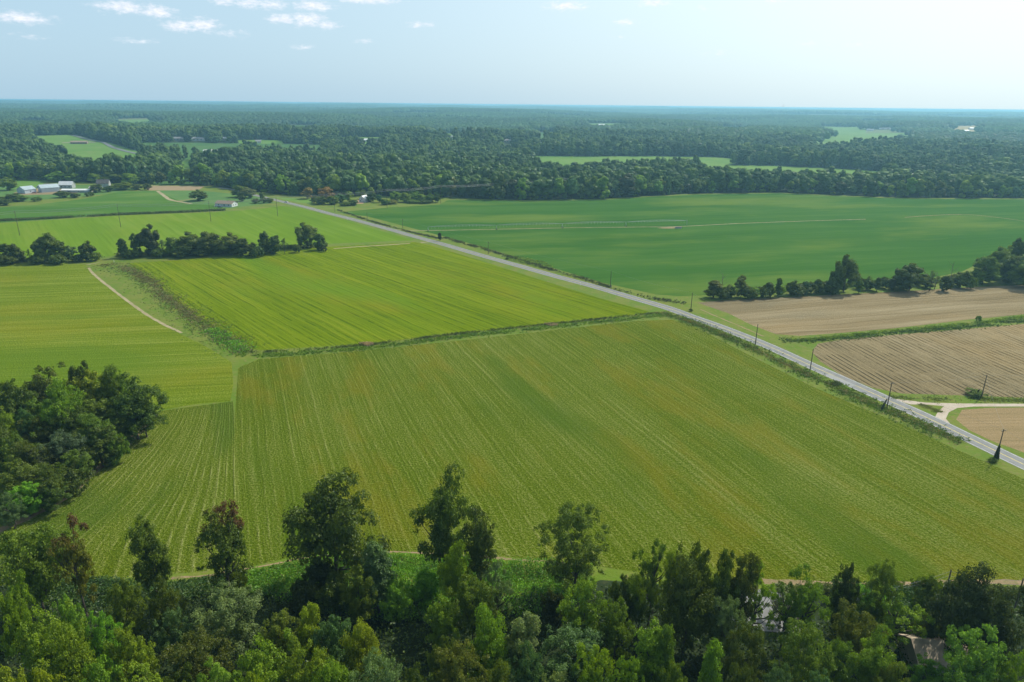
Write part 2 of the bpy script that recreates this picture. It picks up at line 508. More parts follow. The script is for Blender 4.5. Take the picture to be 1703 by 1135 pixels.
flat_sheet("near_field", [(396, 612), (430, 598), (600, 584), (800, 563), (950, 546), (1060, 534), (1120, 532), (1160, 545), (1215, 575), (1270, 603), (1350, 643),
           (1420, 673), (1500, 706), (1580, 743), (1703, 797), (1900, 880), (2000, 985), (1703, 968), (1550, 970), (1400, 970), (1290, 972), (1100, 958), (980, 940),
           (840, 926), (700, 919), (560, 918), (480, 928), (400, 946), (392, 800), (390, 700)], M_NEAR, .02)
flat_sheet("west_field", [(-600, 447), (0, 437), (100, 437), (143, 441), (148, 450), (185, 482), (245, 527), (300, 556), (345, 578), (385, 603), (388, 640), (383, 668),
           (330, 672), (262, 683), (240, 700), (150, 740), (0, 800), (-500, 900)], M_WEST, .02)


def coons_field():
    """field whose rows fan out between the edge of the tree clump and the field boundary"""
    Lp = smooth_line(poly([(264, 684), (245, 712), (200, 755), (150, 795), (105, 832), (40, 868), (-60, 925), (-120, 985)]), 6)
    Rp = smooth_line(poly([(388, 668), (390, 700), (392, 800), (396, 880), (400, 946)]), 6)
    def res(P, n):
        s = np.concatenate([[0], np.cumsum(np.linalg.norm(np.diff(P, axis=0), axis=1))]); q = np.linspace(0, s[-1], n)
        return np.stack([np.interp(q, s, P[:, 0]), np.interp(q, s, P[:, 1])], 1)
    nv, nu = 40, 40
    A, B = res(Lp, nv), res(Rp, nv)
    u = np.linspace(0, 1, nu)
    G = A[:, None] * (1 - u)[None, :, None] + B[:, None] * u[None, :, None]
    V = np.concatenate([G.reshape(-1, 2), np.full((nv * nu, 1), .024)], 1)
    i, j = np.meshgrid(np.arange(nv - 1), np.arange(nu - 1), indexing='ij')
    F = np.stack([i * nu + j, (i + 1) * nu + j, (i + 1) * nu + j + 1, i * nu + j + 1], -1).reshape(-1, 4)
    me = mesh_np("corner_field", V, F, [M_SW])
    uvl = me.uv_layers.new(name='UVMap')
    uu = np.tile(u * 62, nv); vv = np.repeat(np.linspace(0, 120, nv), nu)
    idx = F.ravel()
    uvl.data.foreach_set('uv', np.stack([uu[idx], vv[idx]], 1).astype(np.float32).ravel())
    link("corner_field", me, kind='structure')


coons_field()
flat_sheet("middle_field", [(214, 438), (300, 433), (430, 421), (540, 411), (690, 403), (716, 408), (800, 434), (900, 466), (1000, 497), (1078, 518), (1070, 523), (950, 534),
           (800, 551), (600, 573), (430, 583), (412, 578), (370, 556), (330, 531), (290, 500), (255, 471), (232, 453)], M_MID, .02)
flat_sheet("far_left_field", [(-600, 445), (0, 432), (180, 427), (215, 420), (400, 412), (540, 406), (690, 400), (640, 386), (560, 362), (500, 347), (470, 343), (430, 348), (370, 353), (200, 359),
           (0, 372), (-500, 400)], M_FARL, .02)
flat_sheet("striped_field", [(-500, 395), (0, 371), (200, 357), (365, 351), (372, 343), (308, 339), (262, 318), (200, 319), (140, 331), (60, 341), (0, 345), (-500, 368)], M_SOY2, .02)
flat_sheet("soybean_field", [(560, 354), (600, 350), (650, 345), (730, 341), (745, 333), (800, 333), (870, 335), (1000, 333), (1080, 328), (1160, 324), (1300, 322), (1400, 327), (1500, 331),
           (1703, 332), (2300, 340), (2300, 380), (1703, 402), (1600, 452), (1480, 477), (1300, 482), (1180, 491), (1130, 493), (1090, 490), (1000, 470), (900, 440), (800, 410), (740, 394), (690, 381), (610, 360)], M_SOY, .02)
flat_sheet("bare_upper_field", [(1160, 504), (1200, 500), (1340, 493), (1500, 485), (1600, 479), (1703, 474), (1950, 462), (1950, 508), (1703, 523), (1600, 533), (1500, 545), (1400, 554), (1330, 559),
           (1290, 556), (1250, 541), (1210, 521)], M_BR1, .02)
flat_sheet("bare_middle_field", [(1360, 572), (1400, 565), (1500, 556), (1600, 548), (1703, 539), (1950, 518), (1950, 668), (1703, 662), (1600, 658), (1500, 655), (1450, 645), (1400, 625), (1365, 602), (1350, 586)], M_BR2, .02)
flat_sheet("bare_corner_field", [(1600, 682), (1640, 679), (1703, 678), (1950, 682), (1950, 860), (1703, 753), (1650, 734), (1612, 716), (1590, 698)], M_BR3, .02)
flat_sheet("tan_strip_field", [(240, 309), (340, 310), (330, 317), (245, 317)], M_BRN, .02)
flat_sheet("farm_yard", [(-100, 322), (30, 306), (150, 308), (230, 315), (160, 325), (60, 333), (0, 338)], M_LAWN, .015)
flat_sheet("yard_gravel", [(22, 321), (60, 314), (150, 315), (165, 318), (110, 323), (40, 325)], M_EARTH, .03)
flat_sheet("house_lawn", [(262, 317), (340, 318), (440, 328), (455, 338), (375, 347), (315, 340), (285, 330)], M_LAWN, .015)
flat_sheet("side_lawn", [(448, 328), (520, 331), (520, 341), (480, 334)], M_CLEAR, .018)

# dirt tracks
def track(name, pts, wdt, mat, z=.035, wvar=.5, seed=1):
    return ribbon(name, smooth_line(poly(pts), 3), wdt, mat, z, wvar=wvar, seed=seed)
track("dirt_track", [(147, 446), (160, 460), (185, 480), (215, 503), (245, 524), (275, 541), (302, 554)], 1.7, M_DIRT)
track("sandy_lane", [(555, 414), (590, 411), (640, 408), (682, 405)], 2.4, M_DIRT)
track("sandy_turnout", [(700, 404), (718, 402)], 2.6, M_DIRT)
track("pivot_track", [(655, 382), (690, 384), (760, 383), (860, 381), (960, 379), (1060, 378), (1130, 377), (1230, 372), (1340, 368), (1440, 365)], 1.7, M_DIRT, wvar=.6)
track("pivot_track_far", [(1505, 362), (1545, 359), (1600, 357), (1650, 361), (1703, 368), (1760, 376)], 1.7, M_EARTH)
flat_sheet("pivot_pad", [(1092, 379.5), (1112, 378), (1134, 378), (1128, 380.2), (1104, 380.4)], M_EARTH, .04)
track("clump_margin", [(258, 690), (238, 712), (200, 748), (150, 790), (100, 832), (40, 864), (-40, 900)], 3.0, M_EARTH, .03, .8, 2)
track("headland_strip", [(285, 962), (350, 957), (440, 941), (520, 926), (620, 919), (700, 920), (860, 931), (970, 942)], .8, M_EARTH, .03, 1.7, 3)
track("headland_track", [(1270, 968), (1400, 972), (1500, 972), (1600, 968), (1703, 970), (1900, 985)], 1.8, M_EARTH, .03, .8, 4)
0 and track("field_divide_rut", [(393, 660), (395, 690), (396, 720)], .6, M_EARTH, .03, .9, 5)
track("hedge_rut", [(143, 441), (165, 437)], 1.5, M_DIRT)
track("farm_lane", [(262, 318), (272, 325), (282, 332), (300, 336), (318, 339)], 4.5, M_DIRT, .032)
track("farm_lane_branch", [(330, 330), (310, 333), (296, 335)], 3.5, M_EARTH, .028)
flat_sheet("gravel_drive", [(1474, 662), (1500, 665), (1540, 670), (1600, 671.5), (1703, 672), (1900, 674), (1900, 681), (1703, 676.5), (1620, 676.5), (1592, 679), (1578, 686), (1573, 697), (1582, 707),
           (1555, 694), (1560, 685), (1570, 676), (1545, 673.5), (1515, 673)], M_GRAVEL, .034)
track("road_shoulder_gravel", [(1165, 515), (1200, 530), (1245, 549), (1270, 560)], 1.0, M_EARTH, .036, .9)

# ------------------------------------------------------------------ road
def road_mat():
    m, t, out = new_mat("asphalt")
    P = t.new('ShaderNodeNewGeometry').outputs['Position']
    n = t.noise(P, .35, 5, .65)
    c = t.mix(t.ramp(n, .3, .7), (.115, .124, .125), (.160, .166, .166))
    n2 = t.noise(P, 3.0, 3, .7)
    c = t.mix(t.ramp(n2, .5, .75, 0, .5), c, (.10, .105, .11))
    b = t.new('ShaderNodeBsdfPrincipled', inp={'Base Color': c, 'Roughness': .75, 'Specular IOR Level': .35})
    t.l.new(b.outputs[0], out.inputs[0]); return m


M_ASPH = road_mat()
M_YEL = plain("yellow_paint", (.50, .40, .06), .7, .25, .8)
M_WHT = plain("white_paint", (.60, .60, .58), .7, .25, .8)
ROADPX = [(2000, 905), (1850, 840), (1703, 773), (1650, 747.5), (1597, 722), (1535, 692), (1479, 667), (1426, 643), (1350, 609), (1273, 574), (1203, 546), (1150, 527), (1110, 512.5), (1050, 495), (987, 476.5),
          (925, 460), (863, 442.5), (800, 425), (740, 407.5), (689, 393.5), (636, 378.5), (583, 364.2), (548, 355.5), (513, 346), (486, 339.5), (460, 333.5), (425, 325), (395, 317), (362, 312)]
ROAD = smooth_line(poly(ROADPX), 5)
road = ribbon("road", ROAD, 7.6, M_ASPH, .05)
for off in (.14, -.14): ribbon("centre_line", ROAD, .15, M_YEL, .056, off, road, None)
for off in (3.35, -3.35): ribbon("edge_line", ROAD, .14, M_WHT, .056, off, road, None)
ribbon("road_patch", smooth_line(poly([(1380, 622.5), (1400, 631), (1424, 641)]), 4), 3.1, plain("asphalt_patch", (.20, .205, .20), .8), .060, -1.7)

# ------------------------------------------------------------------ trees
def rnd_dirs(rg, n):
    v = rg.normal(size=(n, 3)); return v / np.linalg.norm(v, axis=1)[:, None]


def leaf_quads(rg, C, N, size, aspect=.6):
    """diamond shaped leaf sprays at C, facing N"""
    n = len(C)
    r = rnd_dirs(rg, n)
    T = np.cross(N, r); T /= np.linalg.norm(T, axis=1)[:, None] + 1e-9
    B = np.cross(N, T)
    s = size * (.6 + .8 * rg.rand(n))[:, None]
    fold = N * s * .25
    V = np.stack([C + T * s * .5, C + B * s * aspect * .5 + fold, C - T * s * .5, C - B * s * aspect * .5 + fold * (rg.rand(n)[:, None] - .3)], 1).reshape(-1, 3)
    F = np.arange(4 * n).reshape(-1, 4)
    return V, F


def crown_points(rg, H, R, base, nclump, nleaf, shape='round', rcl=(.2, .34), irregular=.22, rough=.42):
    """clump centres inside an uneven envelope, leaf positions on the clumps"""
    zc = H * (1 + base) / 2; hz = H * (1 - base) / 2
    d = rnd_dirs(rg, nclump)
    rr = rg.rand(nclump) ** (1 / 2.6) * .86
    lob = rnd_dirs(rg, 5); am = 1 + irregular * (np.sin(4 * d @ lob.T + rg.rand(5) * 6).mean(1) * 2.2)
    C = d * (rr * am)[:, None]
    if nleaf < 6000:      # keep the smaller crowns closed
        C *= np.minimum(1, .84 / np.linalg.norm(C, axis=1))[:, None]
        m_ = min(7, nclump // 4)
        C[:m_] = rnd_dirs(rg, m_) * np.array([.32, .32, .15]) + np.array([0, 0, .42])
    if shape == 'cone': C[:, :2] *= (1.05 - .85 * (C[:, 2:3] + 1) / 2)
    elif shape == 'vase': C[:, :2] *= (.62 + .5 * (C[:, 2:3] + 1) / 2)
    elif shape == 'dome': C[:, :2] *= (1.08 - .35 * np.clip(C[:, 2:3], 0, 1) ** 2)
    rc = R * (rcl[0] + (rcl[1] - rcl[0]) * rg.rand(nclump)) * (1.15 - .35 * rr)
    P = C * np.array([R, R, hz]) + np.array([0, 0, zc])
    P[:, 2] = np.clip(P[:, 2], H * base + rc * .4, H - rc * .7)
    # every clump carries smaller sprays of its own
    ns = 9 if nleaf > 2000 else 5
    ed = rnd_dirs(rg, nclump * ns); ed[:, 2] = np.where(ed[:, 2] < -.5, -ed[:, 2], ed[:, 2])
    pk = np.repeat(np.arange(nclump), ns)
    SP = P[pk] + ed * (rc[pk] * (.45 + .5 * rg.rand(len(pk))))[:, None]
    sr_ = rc[pk] * (.26 + .30 * rg.rand(len(pk)))
    w_ = sr_ ** 2; k = rg.choice(len(pk), size=int(nleaf * 1.5), p=w_ / w_.sum())
    e = rnd_dirs(rg, len(k))
    rad = sr_[k] * (.55 + .75 * rg.rand(len(k)))
    L = SP[k] + e * rad[:, None] * np.array([1.15, 1.15, .7])
    # leave out leaves deep inside other clumps
    ins = np.zeros(len(k), int)
    for a in range(nclump):
        q = np.linalg.norm(L - P[a], axis=1) < rc[a] * .42
        ins += q
    keep = ins == 0
    L, k, e = L[keep][:nleaf], k[keep][:nleaf], e[keep][:nleaf]
    e = e * .6 + ed[k] * .6; sk_ = k; k = pk[k]
    N = e * .75 + rnd_dirs(rg, len(L)) * rough + np.array([0, 0, .45])
    N /= np.linalg.norm(N, axis=1)[:, None]
    ct = rg.rand(nclump)
    st_ = rg.rand(len(pk))
    tone = np.clip(.22 * ct[k] + .25 * st_[sk_] + .25 + .30 * (rg.rand(len(L)) - .4), 0, 1)
    return P, rc, L, N, tone


def trunk_mb(rg, H, R, base, P, hi=True, nl=9, tr=None):
    mb = MB()
    tr = tr or H * .02
    top = H * (base + (1 - base) * .55)
    bend = rg.normal(size=2) * R * .08
    pts = [(0, 0, -.3), (bend[0] * .3, bend[1] * .3, H * base * .5), (bend[0] * .7, bend[1] * .7, H * base + .1 * H), (bend[0], bend[1], top)]
    mb.tube(pts, [tr * 1.25, tr, tr * .8, tr * .3], 7 if hi else 4, False)
    order = rg.permutation(len(P))[:nl]
    for a in order:
        q = P[a]
        f = np.clip((q[2] / H) * .62, base * .6, .62)
        s = np.array([bend[0] * f, bend[1] * f, H * f])
        mid = (s + q) / 2 + np.array([0, 0, -.04 * H])
        mb.tube([s, mid, q], [tr * .5, tr * .3, tr * .08], 5 if hi else 3, False)
    return mb


PROTO = {}


def ico1():
    import bmesh
    bm = bmesh.new(); bmesh.ops.create_icosphere(bm, subdivisions=2, radius=1)
    V = np.array([v.co[:] for v in bm.verts]); F = np.array([[v.index for v in f.verts] for f in bm.faces]); bm.free()
    return V, F


ICO_V, ICO_F = ico1()


def lumps(rg, C, Rr, squash=.8, amp=.28, turn=True):
    """bumpy rounded masses of foliage at C"""
    n = len(C); nv = len(ICO_V)
    V = np.repeat(ICO_V[None], n, 0)
    f = rnd_dirs(rg, n * 3).reshape(n, 3, 3) * 4.0
    ph = rg.rand(n, 3) * 6.28
    d = np.sin(np.einsum('nvk,njk->nvj', V, f) + ph[:, None]).mean(2)
    V = V * (1 + amp * d + .16 * (rg.rand(n, nv) - .5))[..., None]
    V = V * np.array([1, 1, squash]) * Rr[:, None, None] + C[:, None]
    F = ICO_F[None] + (np.arange(n) * nv)[:, None, None]
    return V.reshape(-1, 3), F.reshape(-1, 3)


def make_proto(key, seed, H, R, base, nclump, nleaf, lsize, shape='round', rcl=(.2, .34), irregular=.22, hi=True, nl=9, tr=None, aspect=.6):
    rg = np.random.RandomState(seed)
    P, rc, L, N, tone = crown_points(rg, H, R, base, nclump, nleaf, shape, rcl, irregular)
    V, F = leaf_quads(rg, L, N, lsize, aspect)
    core = not hi and not key.startswith('midsparse')
    if core:
        LV, LF = lumps(rg, P, rc * (.98 if key.startswith('far') else .80), .85)
        lt_ = np.repeat(.30 + .3 * rg.rand(len(P)), len(ICO_F)) + .12 * (rg.rand(len(LF)) - .5)
        me = mesh_np("crown", np.vstack([V, LV]), [F, LF + len(V)], [M_LEAF]); setattr_f(me, 'tone', np.concatenate([tone, lt_]), 'FACE')
    else:
        me = mesh_np("crown", V, F, [M_LEAF]); setattr_f(me, 'tone', tone, 'FACE')
    mb = trunk_mb(rg, H, R, base, P, hi, nl, tr)
    tm = bpy.data.meshes.new("trunk"); tm.from_pydata(mb.v, [], mb.f); tm.materials.append(M_BARK); tm.update()
    PROTO[key] = (me, tm, H, R)


# near trees
M_RUST_LEAF = leaf_mat("turning_leaves", rust=True)
make_proto('oak1', 11, 18, 8, .02, 66, 18000, .46, 'dome', (.17, .30))
make_proto('oak2', 12, 18, 8, .06, 70, 17000, .46, 'round', (.15, .27), .3)
make_proto('oak3', 13, 18, 8, .08, 50, 16000, .46, 'vase', (.18, .32), .3)
make_proto('maple1', 14, 18, 7, .02, 85, 18000, .42, 'round', (.14, .24), .2)
make_proto('maple2', 15, 18, 7, .02, 75, 17000, .42, 'dome', (.15, .26), .25)
make_proto('narrow1', 16, 18, 4.5, .02, 60, 12000, .42, 'round', (.24, .38), .3)
make_proto('narrow2', 17, 18, 4.5, .04, 46, 10000, .42, 'vase', (.26, .42), .35)
make_proto('cone1', 18, 18, 4.8, .0, 90, 13000, .40, 'cone', (.2, .32), .15)
make_proto('sparse1', 19, 18, 6, .10, 66, 9500, .42, 'round', (.13, .26), .3, nl=26)
_c, _t, _h, _r2 = PROTO['sparse1']
_c2 = _c.copy(); _c2.name = 'crown'; _c2.materials[0] = M_RUST_LEAF
PROTO['rust1'] = (_c2, _t, _h, _r2)
make_proto('sparse2', 20, 18, 6, .08, 60, 8500, .40, 'round', (.12, .22), .4, nl=30)
make_proto('fine1', 21, 18, 7.5, .02, 120, 20000, .34, 'dome', (.11, .19), .2)      # willow-like, fine foliage
make_proto('clumpy1', 22, 18, 8, .02, 140, 20000, .40, 'dome', (.10, .15), .15)     # round tufts
# middle distance
make_proto('mid1', 31, 14, 6, -.02, 50, 5200, .62, 'dome', (.19, .32), .12, False, 6)
make_proto('mid2', 32, 14, 6, -.04, 55, 5200, .62, 'round', (.19, .32), .15, False, 6)
make_proto('mid3', 33, 14, 4, -.04, 44, 3600, .66, 'cone', (.24, .36), .2, False, 5)
make_proto('mid4', 34, 14, 5, .0, 40, 3400, .6, 'round', (.22, .34), .2, False, 10)
make_proto('midbush', 35, 6, 5, .0, 40, 2600, .6, 'dome', (.2, .3), .3, False, 4, .1)
make_proto('midsparse', 36, 14, 5, .2, 30, 1100, .55, 'vase', (.14, .26), .45, False, 20)
# far edge of the woods
for k_ in range(6):
    make_proto('far%d' % k_, 41 + k_, 16, 6.3, -.04, 26, 1300, 1.15, ['dome', 'round', 'vase', 'dome', 'cone', 'round'][k_], (.24, .38), .3, False, 4, .3, .75)
make_proto('bush1', 51, 4, 3.4, .0, 40, 5200, .34, 'dome', (.2, .3), .25, True, 4, .08)
make_proto('bush2', 52, 4, 3.4, .0, 55, 5200, .30, 'round', (.16, .26), .3, True, 4, .08)

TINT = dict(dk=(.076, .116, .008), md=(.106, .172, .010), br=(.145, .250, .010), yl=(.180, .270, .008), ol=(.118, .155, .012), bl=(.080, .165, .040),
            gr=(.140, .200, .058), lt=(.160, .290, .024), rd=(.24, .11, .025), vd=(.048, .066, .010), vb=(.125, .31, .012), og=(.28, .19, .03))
NTREE = [0]
_rt = random.Random(5)


def tree_at(xy, h, r, key, tint, label, cat='tree', group=None, name='broadleaf_tree', rz=None):
    cm, tm, H0, R0 = PROTO[key]
    o = thing(name, (xy[0], xy[1], float(terr(xy[0], xy[1]))), label, cat, 0, group)
    o.rotation_euler.z = _rt.uniform(0, 6.28) if rz is None else rz
    o.scale = (r / R0, r / R0, h / H0)
    c = link("crown", cm, o); t = link("trunk", tm, o)
    col = TINT[tint] if isinstance(tint, str) else tint
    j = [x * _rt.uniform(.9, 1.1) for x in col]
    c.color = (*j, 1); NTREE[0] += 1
    return o


def T(px, py, wpx, h, key, tint, label, cat='tree', name='broadleaf_tree', group=None):
    """a tree whose top is seen at (px, py), h metres high and as wide as wpx shows"""
    xy = at(px, py, h * .96)
    dep = xy[1] * cp + (CAM_H - h * .7) * sp
    return tree_at(xy, h, wpx / 2 * dep / FOC, key, tint, label, cat, group, name)


# -- trees along the lower edge of the picture, each with its own look
NEAR = [
 (40, 868, 110, 20, 'oak2', 'md', "broad dark tree with open crown where the wood meets the striped corner field"),
 (108, 862, 66, 21, 'rust1', 'ol', "thin tree with reddish top and bare trunk showing, beside the broad dark tree"),
 (236, 850, 62, 21, 'narrow1', 'dk', "tall narrow dark tree with stacked crown standing alone before the striped field"),
 (362, 830, 92, 22, 'rust1', 'dk', "lone open tree with rusty red top at the edge of the striped field"),
 (549, 799, 152, 23, 'oak1', 'dk', "largest round-headed dark green tree at the field edge, wide as three others"),
 (737, 797, 108, 23, 'oak3', 'dk', "tall ragged dark olive tree with leaning branch beside a narrower twin"),
 (798, 846, 58, 20, 'narrow2', 'dk', "slim dark twin just beside the tall ragged olive tree"),
 (958, 834, 124, 20, 'fine1', 'ol', "rounded dusky tree with feathery twigs, alone at the field edge"),
 (196, 952, 60, 15, 'maple1', 'md', "small round green tree at the foot of the tall narrow dark tree"),
 (263, 960, 58, 14, 'maple2', 'dk', "dark round tree next to the patch of bare earth by the field"),
 (372, 972, 120, 15, 'fine1', 'gr', "wide grey green tree below the lone tree with rusty top"),
 (100, 975, 50, 16, 'maple1', 'lt', "pale soft green tree in front of the thin tree with bare trunk"),
 (58, 1003, 100, 18, 'maple2', 'br', "big bright green tree low among the crowns near the picture corner"),
 (12, 958, 60, 19, 'oak2', 'br', "green tree cut by the picture edge behind the big bright green tree"),
 (158, 1010, 64, 17, 'clumpy1', 'lt', "light green tufted tree between two taller crowns over the dark gap"),
 (205, 1030, 78, 18, 'maple1', 'br', "sunlit tufted tree whose bright top borders the dark shaded gap"),
 (105, 1042, 84, 17, 'oak1', 'br', "bright leafy tree crowded among others above the yellowish corner tree"),
 (34, 1102, 84, 19, 'oak2', 'yl', "yellow green tree in the very corner of the wood"),
 (232, 1103, 84, 16, 'sparse2', 'br', "ragged bright tree with spreading sprays at the lower picture edge"),
 (282, 1006, 62, 14, 'maple2', 'bl', "bluish green small tree on the rim of the dark gap"),
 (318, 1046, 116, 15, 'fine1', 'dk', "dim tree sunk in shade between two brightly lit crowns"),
 (462, 1004, 76, 15, 'maple1', 'ol', "olive yellow tree with warm tinted leaves near the shaded hollow"),
 (506, 996, 42, 16, 'narrow1', 'yl', "slender tree with yellow and rusty top by the shaded hollow"),
 (548, 1014, 70, 15, 'maple1', 'bl', "silvery green tree just under the shade of the largest round tree"),
 (597, 1034, 66, 15, 'oak1', 'yl', "yellowish leafy tree in front of the silvery green one"),
 (430, 1052, 104, 17, 'maple2', 'br', "wide bright green crown above the palest tuft of the lower edge"),
 (352, 1092, 90, 18, 'clumpy1', 'lt', "pale green tufted crown rising from the lower edge of the picture"),
 (505, 1066, 84, 16, 'oak2', 'br', "leafy bright tree between the wide bright crown and the pale grey one"),
 (620, 1078, 92, 16, 'fine1', 'gr', "pale grey green feathery crown at the lower edge of the picture"),
 (622, 896, 84, 16, 'cone1', 'bl', "dark blue green pointed tree leaning on the largest round tree's shade"),
 (592, 930, 62, 14, 'maple1', 'md', "small green tree tucked between the largest round tree and the pointed one"),
 (757, 908, 58, 15, 'oak1', 'yl', "yellow green tree standing right before the tall ragged olive tree"),
 (788, 954, 78, 15, 'oak2', 'md', "mid green crown below the yellow green tree and its tall neighbours"),
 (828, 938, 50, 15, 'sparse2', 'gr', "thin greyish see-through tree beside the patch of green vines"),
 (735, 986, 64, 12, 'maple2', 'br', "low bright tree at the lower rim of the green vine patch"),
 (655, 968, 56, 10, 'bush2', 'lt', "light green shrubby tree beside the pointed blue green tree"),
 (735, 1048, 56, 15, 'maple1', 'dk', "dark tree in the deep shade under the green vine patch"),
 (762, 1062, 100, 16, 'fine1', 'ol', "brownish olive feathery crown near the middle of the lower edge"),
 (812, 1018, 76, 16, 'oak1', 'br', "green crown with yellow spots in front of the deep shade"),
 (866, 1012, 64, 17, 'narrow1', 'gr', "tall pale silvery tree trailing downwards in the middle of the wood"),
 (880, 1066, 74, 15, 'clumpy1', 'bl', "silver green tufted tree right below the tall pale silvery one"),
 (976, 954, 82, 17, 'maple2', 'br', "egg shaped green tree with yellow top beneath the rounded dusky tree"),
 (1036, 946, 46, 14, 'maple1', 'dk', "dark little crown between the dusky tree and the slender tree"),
 (1026, 992, 80, 15, 'clumpy1', 'md', "green tree with silvery glints below the dark little crown"),
 (958, 1046, 130, 13, 'fine1', 'bl', "wide low bluish green crown spreading before the egg shaped tree"),
 (986, 1066, 66, 15, 'oak2', 'yl', "ochre green crown at the lower edge beside the wide bluish one"),
 (1046, 1086, 72, 15, 'clumpy1', 'br', "vivid green tufted crown at the lower edge beside the narrow columnar tree"),
 (1092, 1030, 64, 17, 'narrow1', 'br', "narrow columnar bright tree with silvery lower half"),
 (1130, 1092, 60, 16, 'maple1', 'md', "mid green crown at the lower edge between two columnar trees"),
 (1090, 896, 52, 18, 'sparse2', 'md', "slender see-through tree at the field edge before the great dark clump"),
 (1066, 944, 56, 15, 'oak3', 'md', "leafy tree under the slender see-through tree"),
 (1124, 918, 46, 17, 'oak1', 'yl', "yellowish tree squeezed against the great dark clump"),
 (1164, 891, 66, 22, 'maple2', 'dk', "highest dark crown of the great clump by the gravel yard"),
 (1212, 899, 66, 22, 'maple1', 'dk', "dark crown next to the highest one of the great clump"),
 (1243, 906, 50, 21, 'narrow1', 'dk', "outermost dark crown of the great clump, facing the gravel yard"),
 (1150, 936, 100, 19, 'oak1', 'dk', "wide lower crown at the front of the great dark clump"),
 (1268, 938, 52, 17, 'sparse2', 'yl', "yellow green wispy tree on the sunny flank of the great clump"),
 (1215, 986, 76, 16, 'fine1', 'gr', "grey feathery tree between the great clump and the gravel yard"),
 (1112, 1028, 56, 18, 'cone1', 'md', "pointed green tree below the great dark clump"),
 (1191, 1056, 62, 18, 'cone1', 'br', "bright cone shaped tree near the lower edge, tip against dark shade"),
 (1248, 1032, 82, 15, 'fine1', 'dk', "dusky wispy tree in front of the gravel yard"),
 (1351, 944, 72, 17, 'sparse1', 'br', "spiky light green tree with gaps standing at the gravel yard"),
 (1318, 968, 56, 14, 'sparse2', 'md', "wispy tree just beside the spiky light green tree"),
 (1306, 986, 56, 8, 'sparse2', 'gr', "pale twiggy small tree over the gravel yard"),
 (1418, 921, 44, 17, 'maple1', 'vd', "compact very dark round crown rising above the roadside vines"),
 (1479, 926, 64, 17, 'fine1', 'ol', "olive tree with upright yellow twigs by the overhead wires"),
 (1417, 968, 60, 12, 'maple2', 'dk', "dark vine covered tree under the compact very dark crown"),
 (1452, 976, 66, 11, 'oak2', 'vb', "vivid green leafy tree under the overhead wires"),
 (1500, 988, 78, 12, 'sparse2', 'yl', "yellow green wild tree behind the house gable"),
 (1556, 962, 62, 10, 'bush1', 'md', "spiky shrubby tree at the foot of the street light pole"),
 (1606, 944, 34, 14, 'maple2', 'dk', "small dark crown peeping out behind the huge shaded tree"),
 (1628, 952, 110, 19, 'oak1', 'vd', "huge dark shaded tree beyond the house roof"),
 (1682, 972, 90, 18, 'oak2', 'vd', "second huge dark tree at the picture edge beyond the house"),
 (1640, 1037, 122, 17, 'clumpy1', 'lt', "big pale green tufted tree covering half of the house roof"),
 (1700, 1078, 70, 16, 'clumpy1', 'br', "green tufted crown in the corner next to the big pale tree"),
 (1555, 1090, 56, 10, 'maple1', 'vb', "vivid light green small tree right before the house gable"),
 (1347, 1032, 108, 17, 'fine1', 'md', "large rounded soft green tree before the gravel yard"),
 (1430, 1008, 78, 13, 'oak2', 'ol', "olive leafy tree near the transformer pole"),
 (1462, 1062, 84, 14, 'oak3', 'br', "bright green spreading tree beside the house gable wall"),
 (1402, 1058, 76, 14, 'maple2', 'md', "mid green tree between the rounded soft tree and the bright spreading one"),
 (1300, 1100, 80, 15, 'clumpy1', 'bl', "blue green tufted crown at the lower edge under the rounded soft tree"),
 (1382, 1112, 76, 15, 'maple1', 'bl', "silvery green crown at the lower edge under the olive leafy tree"),
 (1490, 1108, 60, 12, 'oak1', 'ol', "olive crown with brown tinge at the lower edge near the house"),
 (1240, 1098, 66, 15, 'fine1', 'dk', "dark wispy crown at the lower edge beside the bright cone"),
 (690, 1098, 66, 14, 'maple2', 'dk', "dark crown at the lower edge beside the pale grey feathery one"),
 (830, 1102, 60, 14, 'oak1', 'md', "mid green crown at the lower edge beside the brownish olive one"),
 (925, 1104, 66, 14, 'maple1', 'gr', "greyish crown at the lower edge beside the silver tufted tree"),
 (160, 1086, 84, 16, 'maple2', 'br', "bright leafy crown between the corner tree and the ragged sprays"),
 (290, 1108, 60, 13, 'oak2', 'dk', "dark crown at the lower edge beside the pale tufted one"),
 (420, 1112, 70, 16, 'clumpy1', 'yl', "yellowish tufted crown at the lower edge under the wide bright crown"),
 (548, 1100, 76, 15, 'oak1', 'br', "bright crown at the lower edge next to the pale grey feathery one"),
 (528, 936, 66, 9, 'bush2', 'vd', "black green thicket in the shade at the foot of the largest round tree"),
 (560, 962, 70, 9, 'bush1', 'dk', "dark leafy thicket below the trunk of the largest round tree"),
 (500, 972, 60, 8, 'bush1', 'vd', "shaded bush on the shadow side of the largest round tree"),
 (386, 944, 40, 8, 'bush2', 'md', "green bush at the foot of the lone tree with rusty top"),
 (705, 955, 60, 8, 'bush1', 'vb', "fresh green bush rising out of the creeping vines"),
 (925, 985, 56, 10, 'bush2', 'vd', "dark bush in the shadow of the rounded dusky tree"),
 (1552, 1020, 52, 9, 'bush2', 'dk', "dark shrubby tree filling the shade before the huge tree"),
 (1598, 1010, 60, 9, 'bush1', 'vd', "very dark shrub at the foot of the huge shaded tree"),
]
for r_ in NEAR: T(*r_[:3], r_[3] * (1.32 if r_[3] >= 12 else 1.1), *r_[4:])

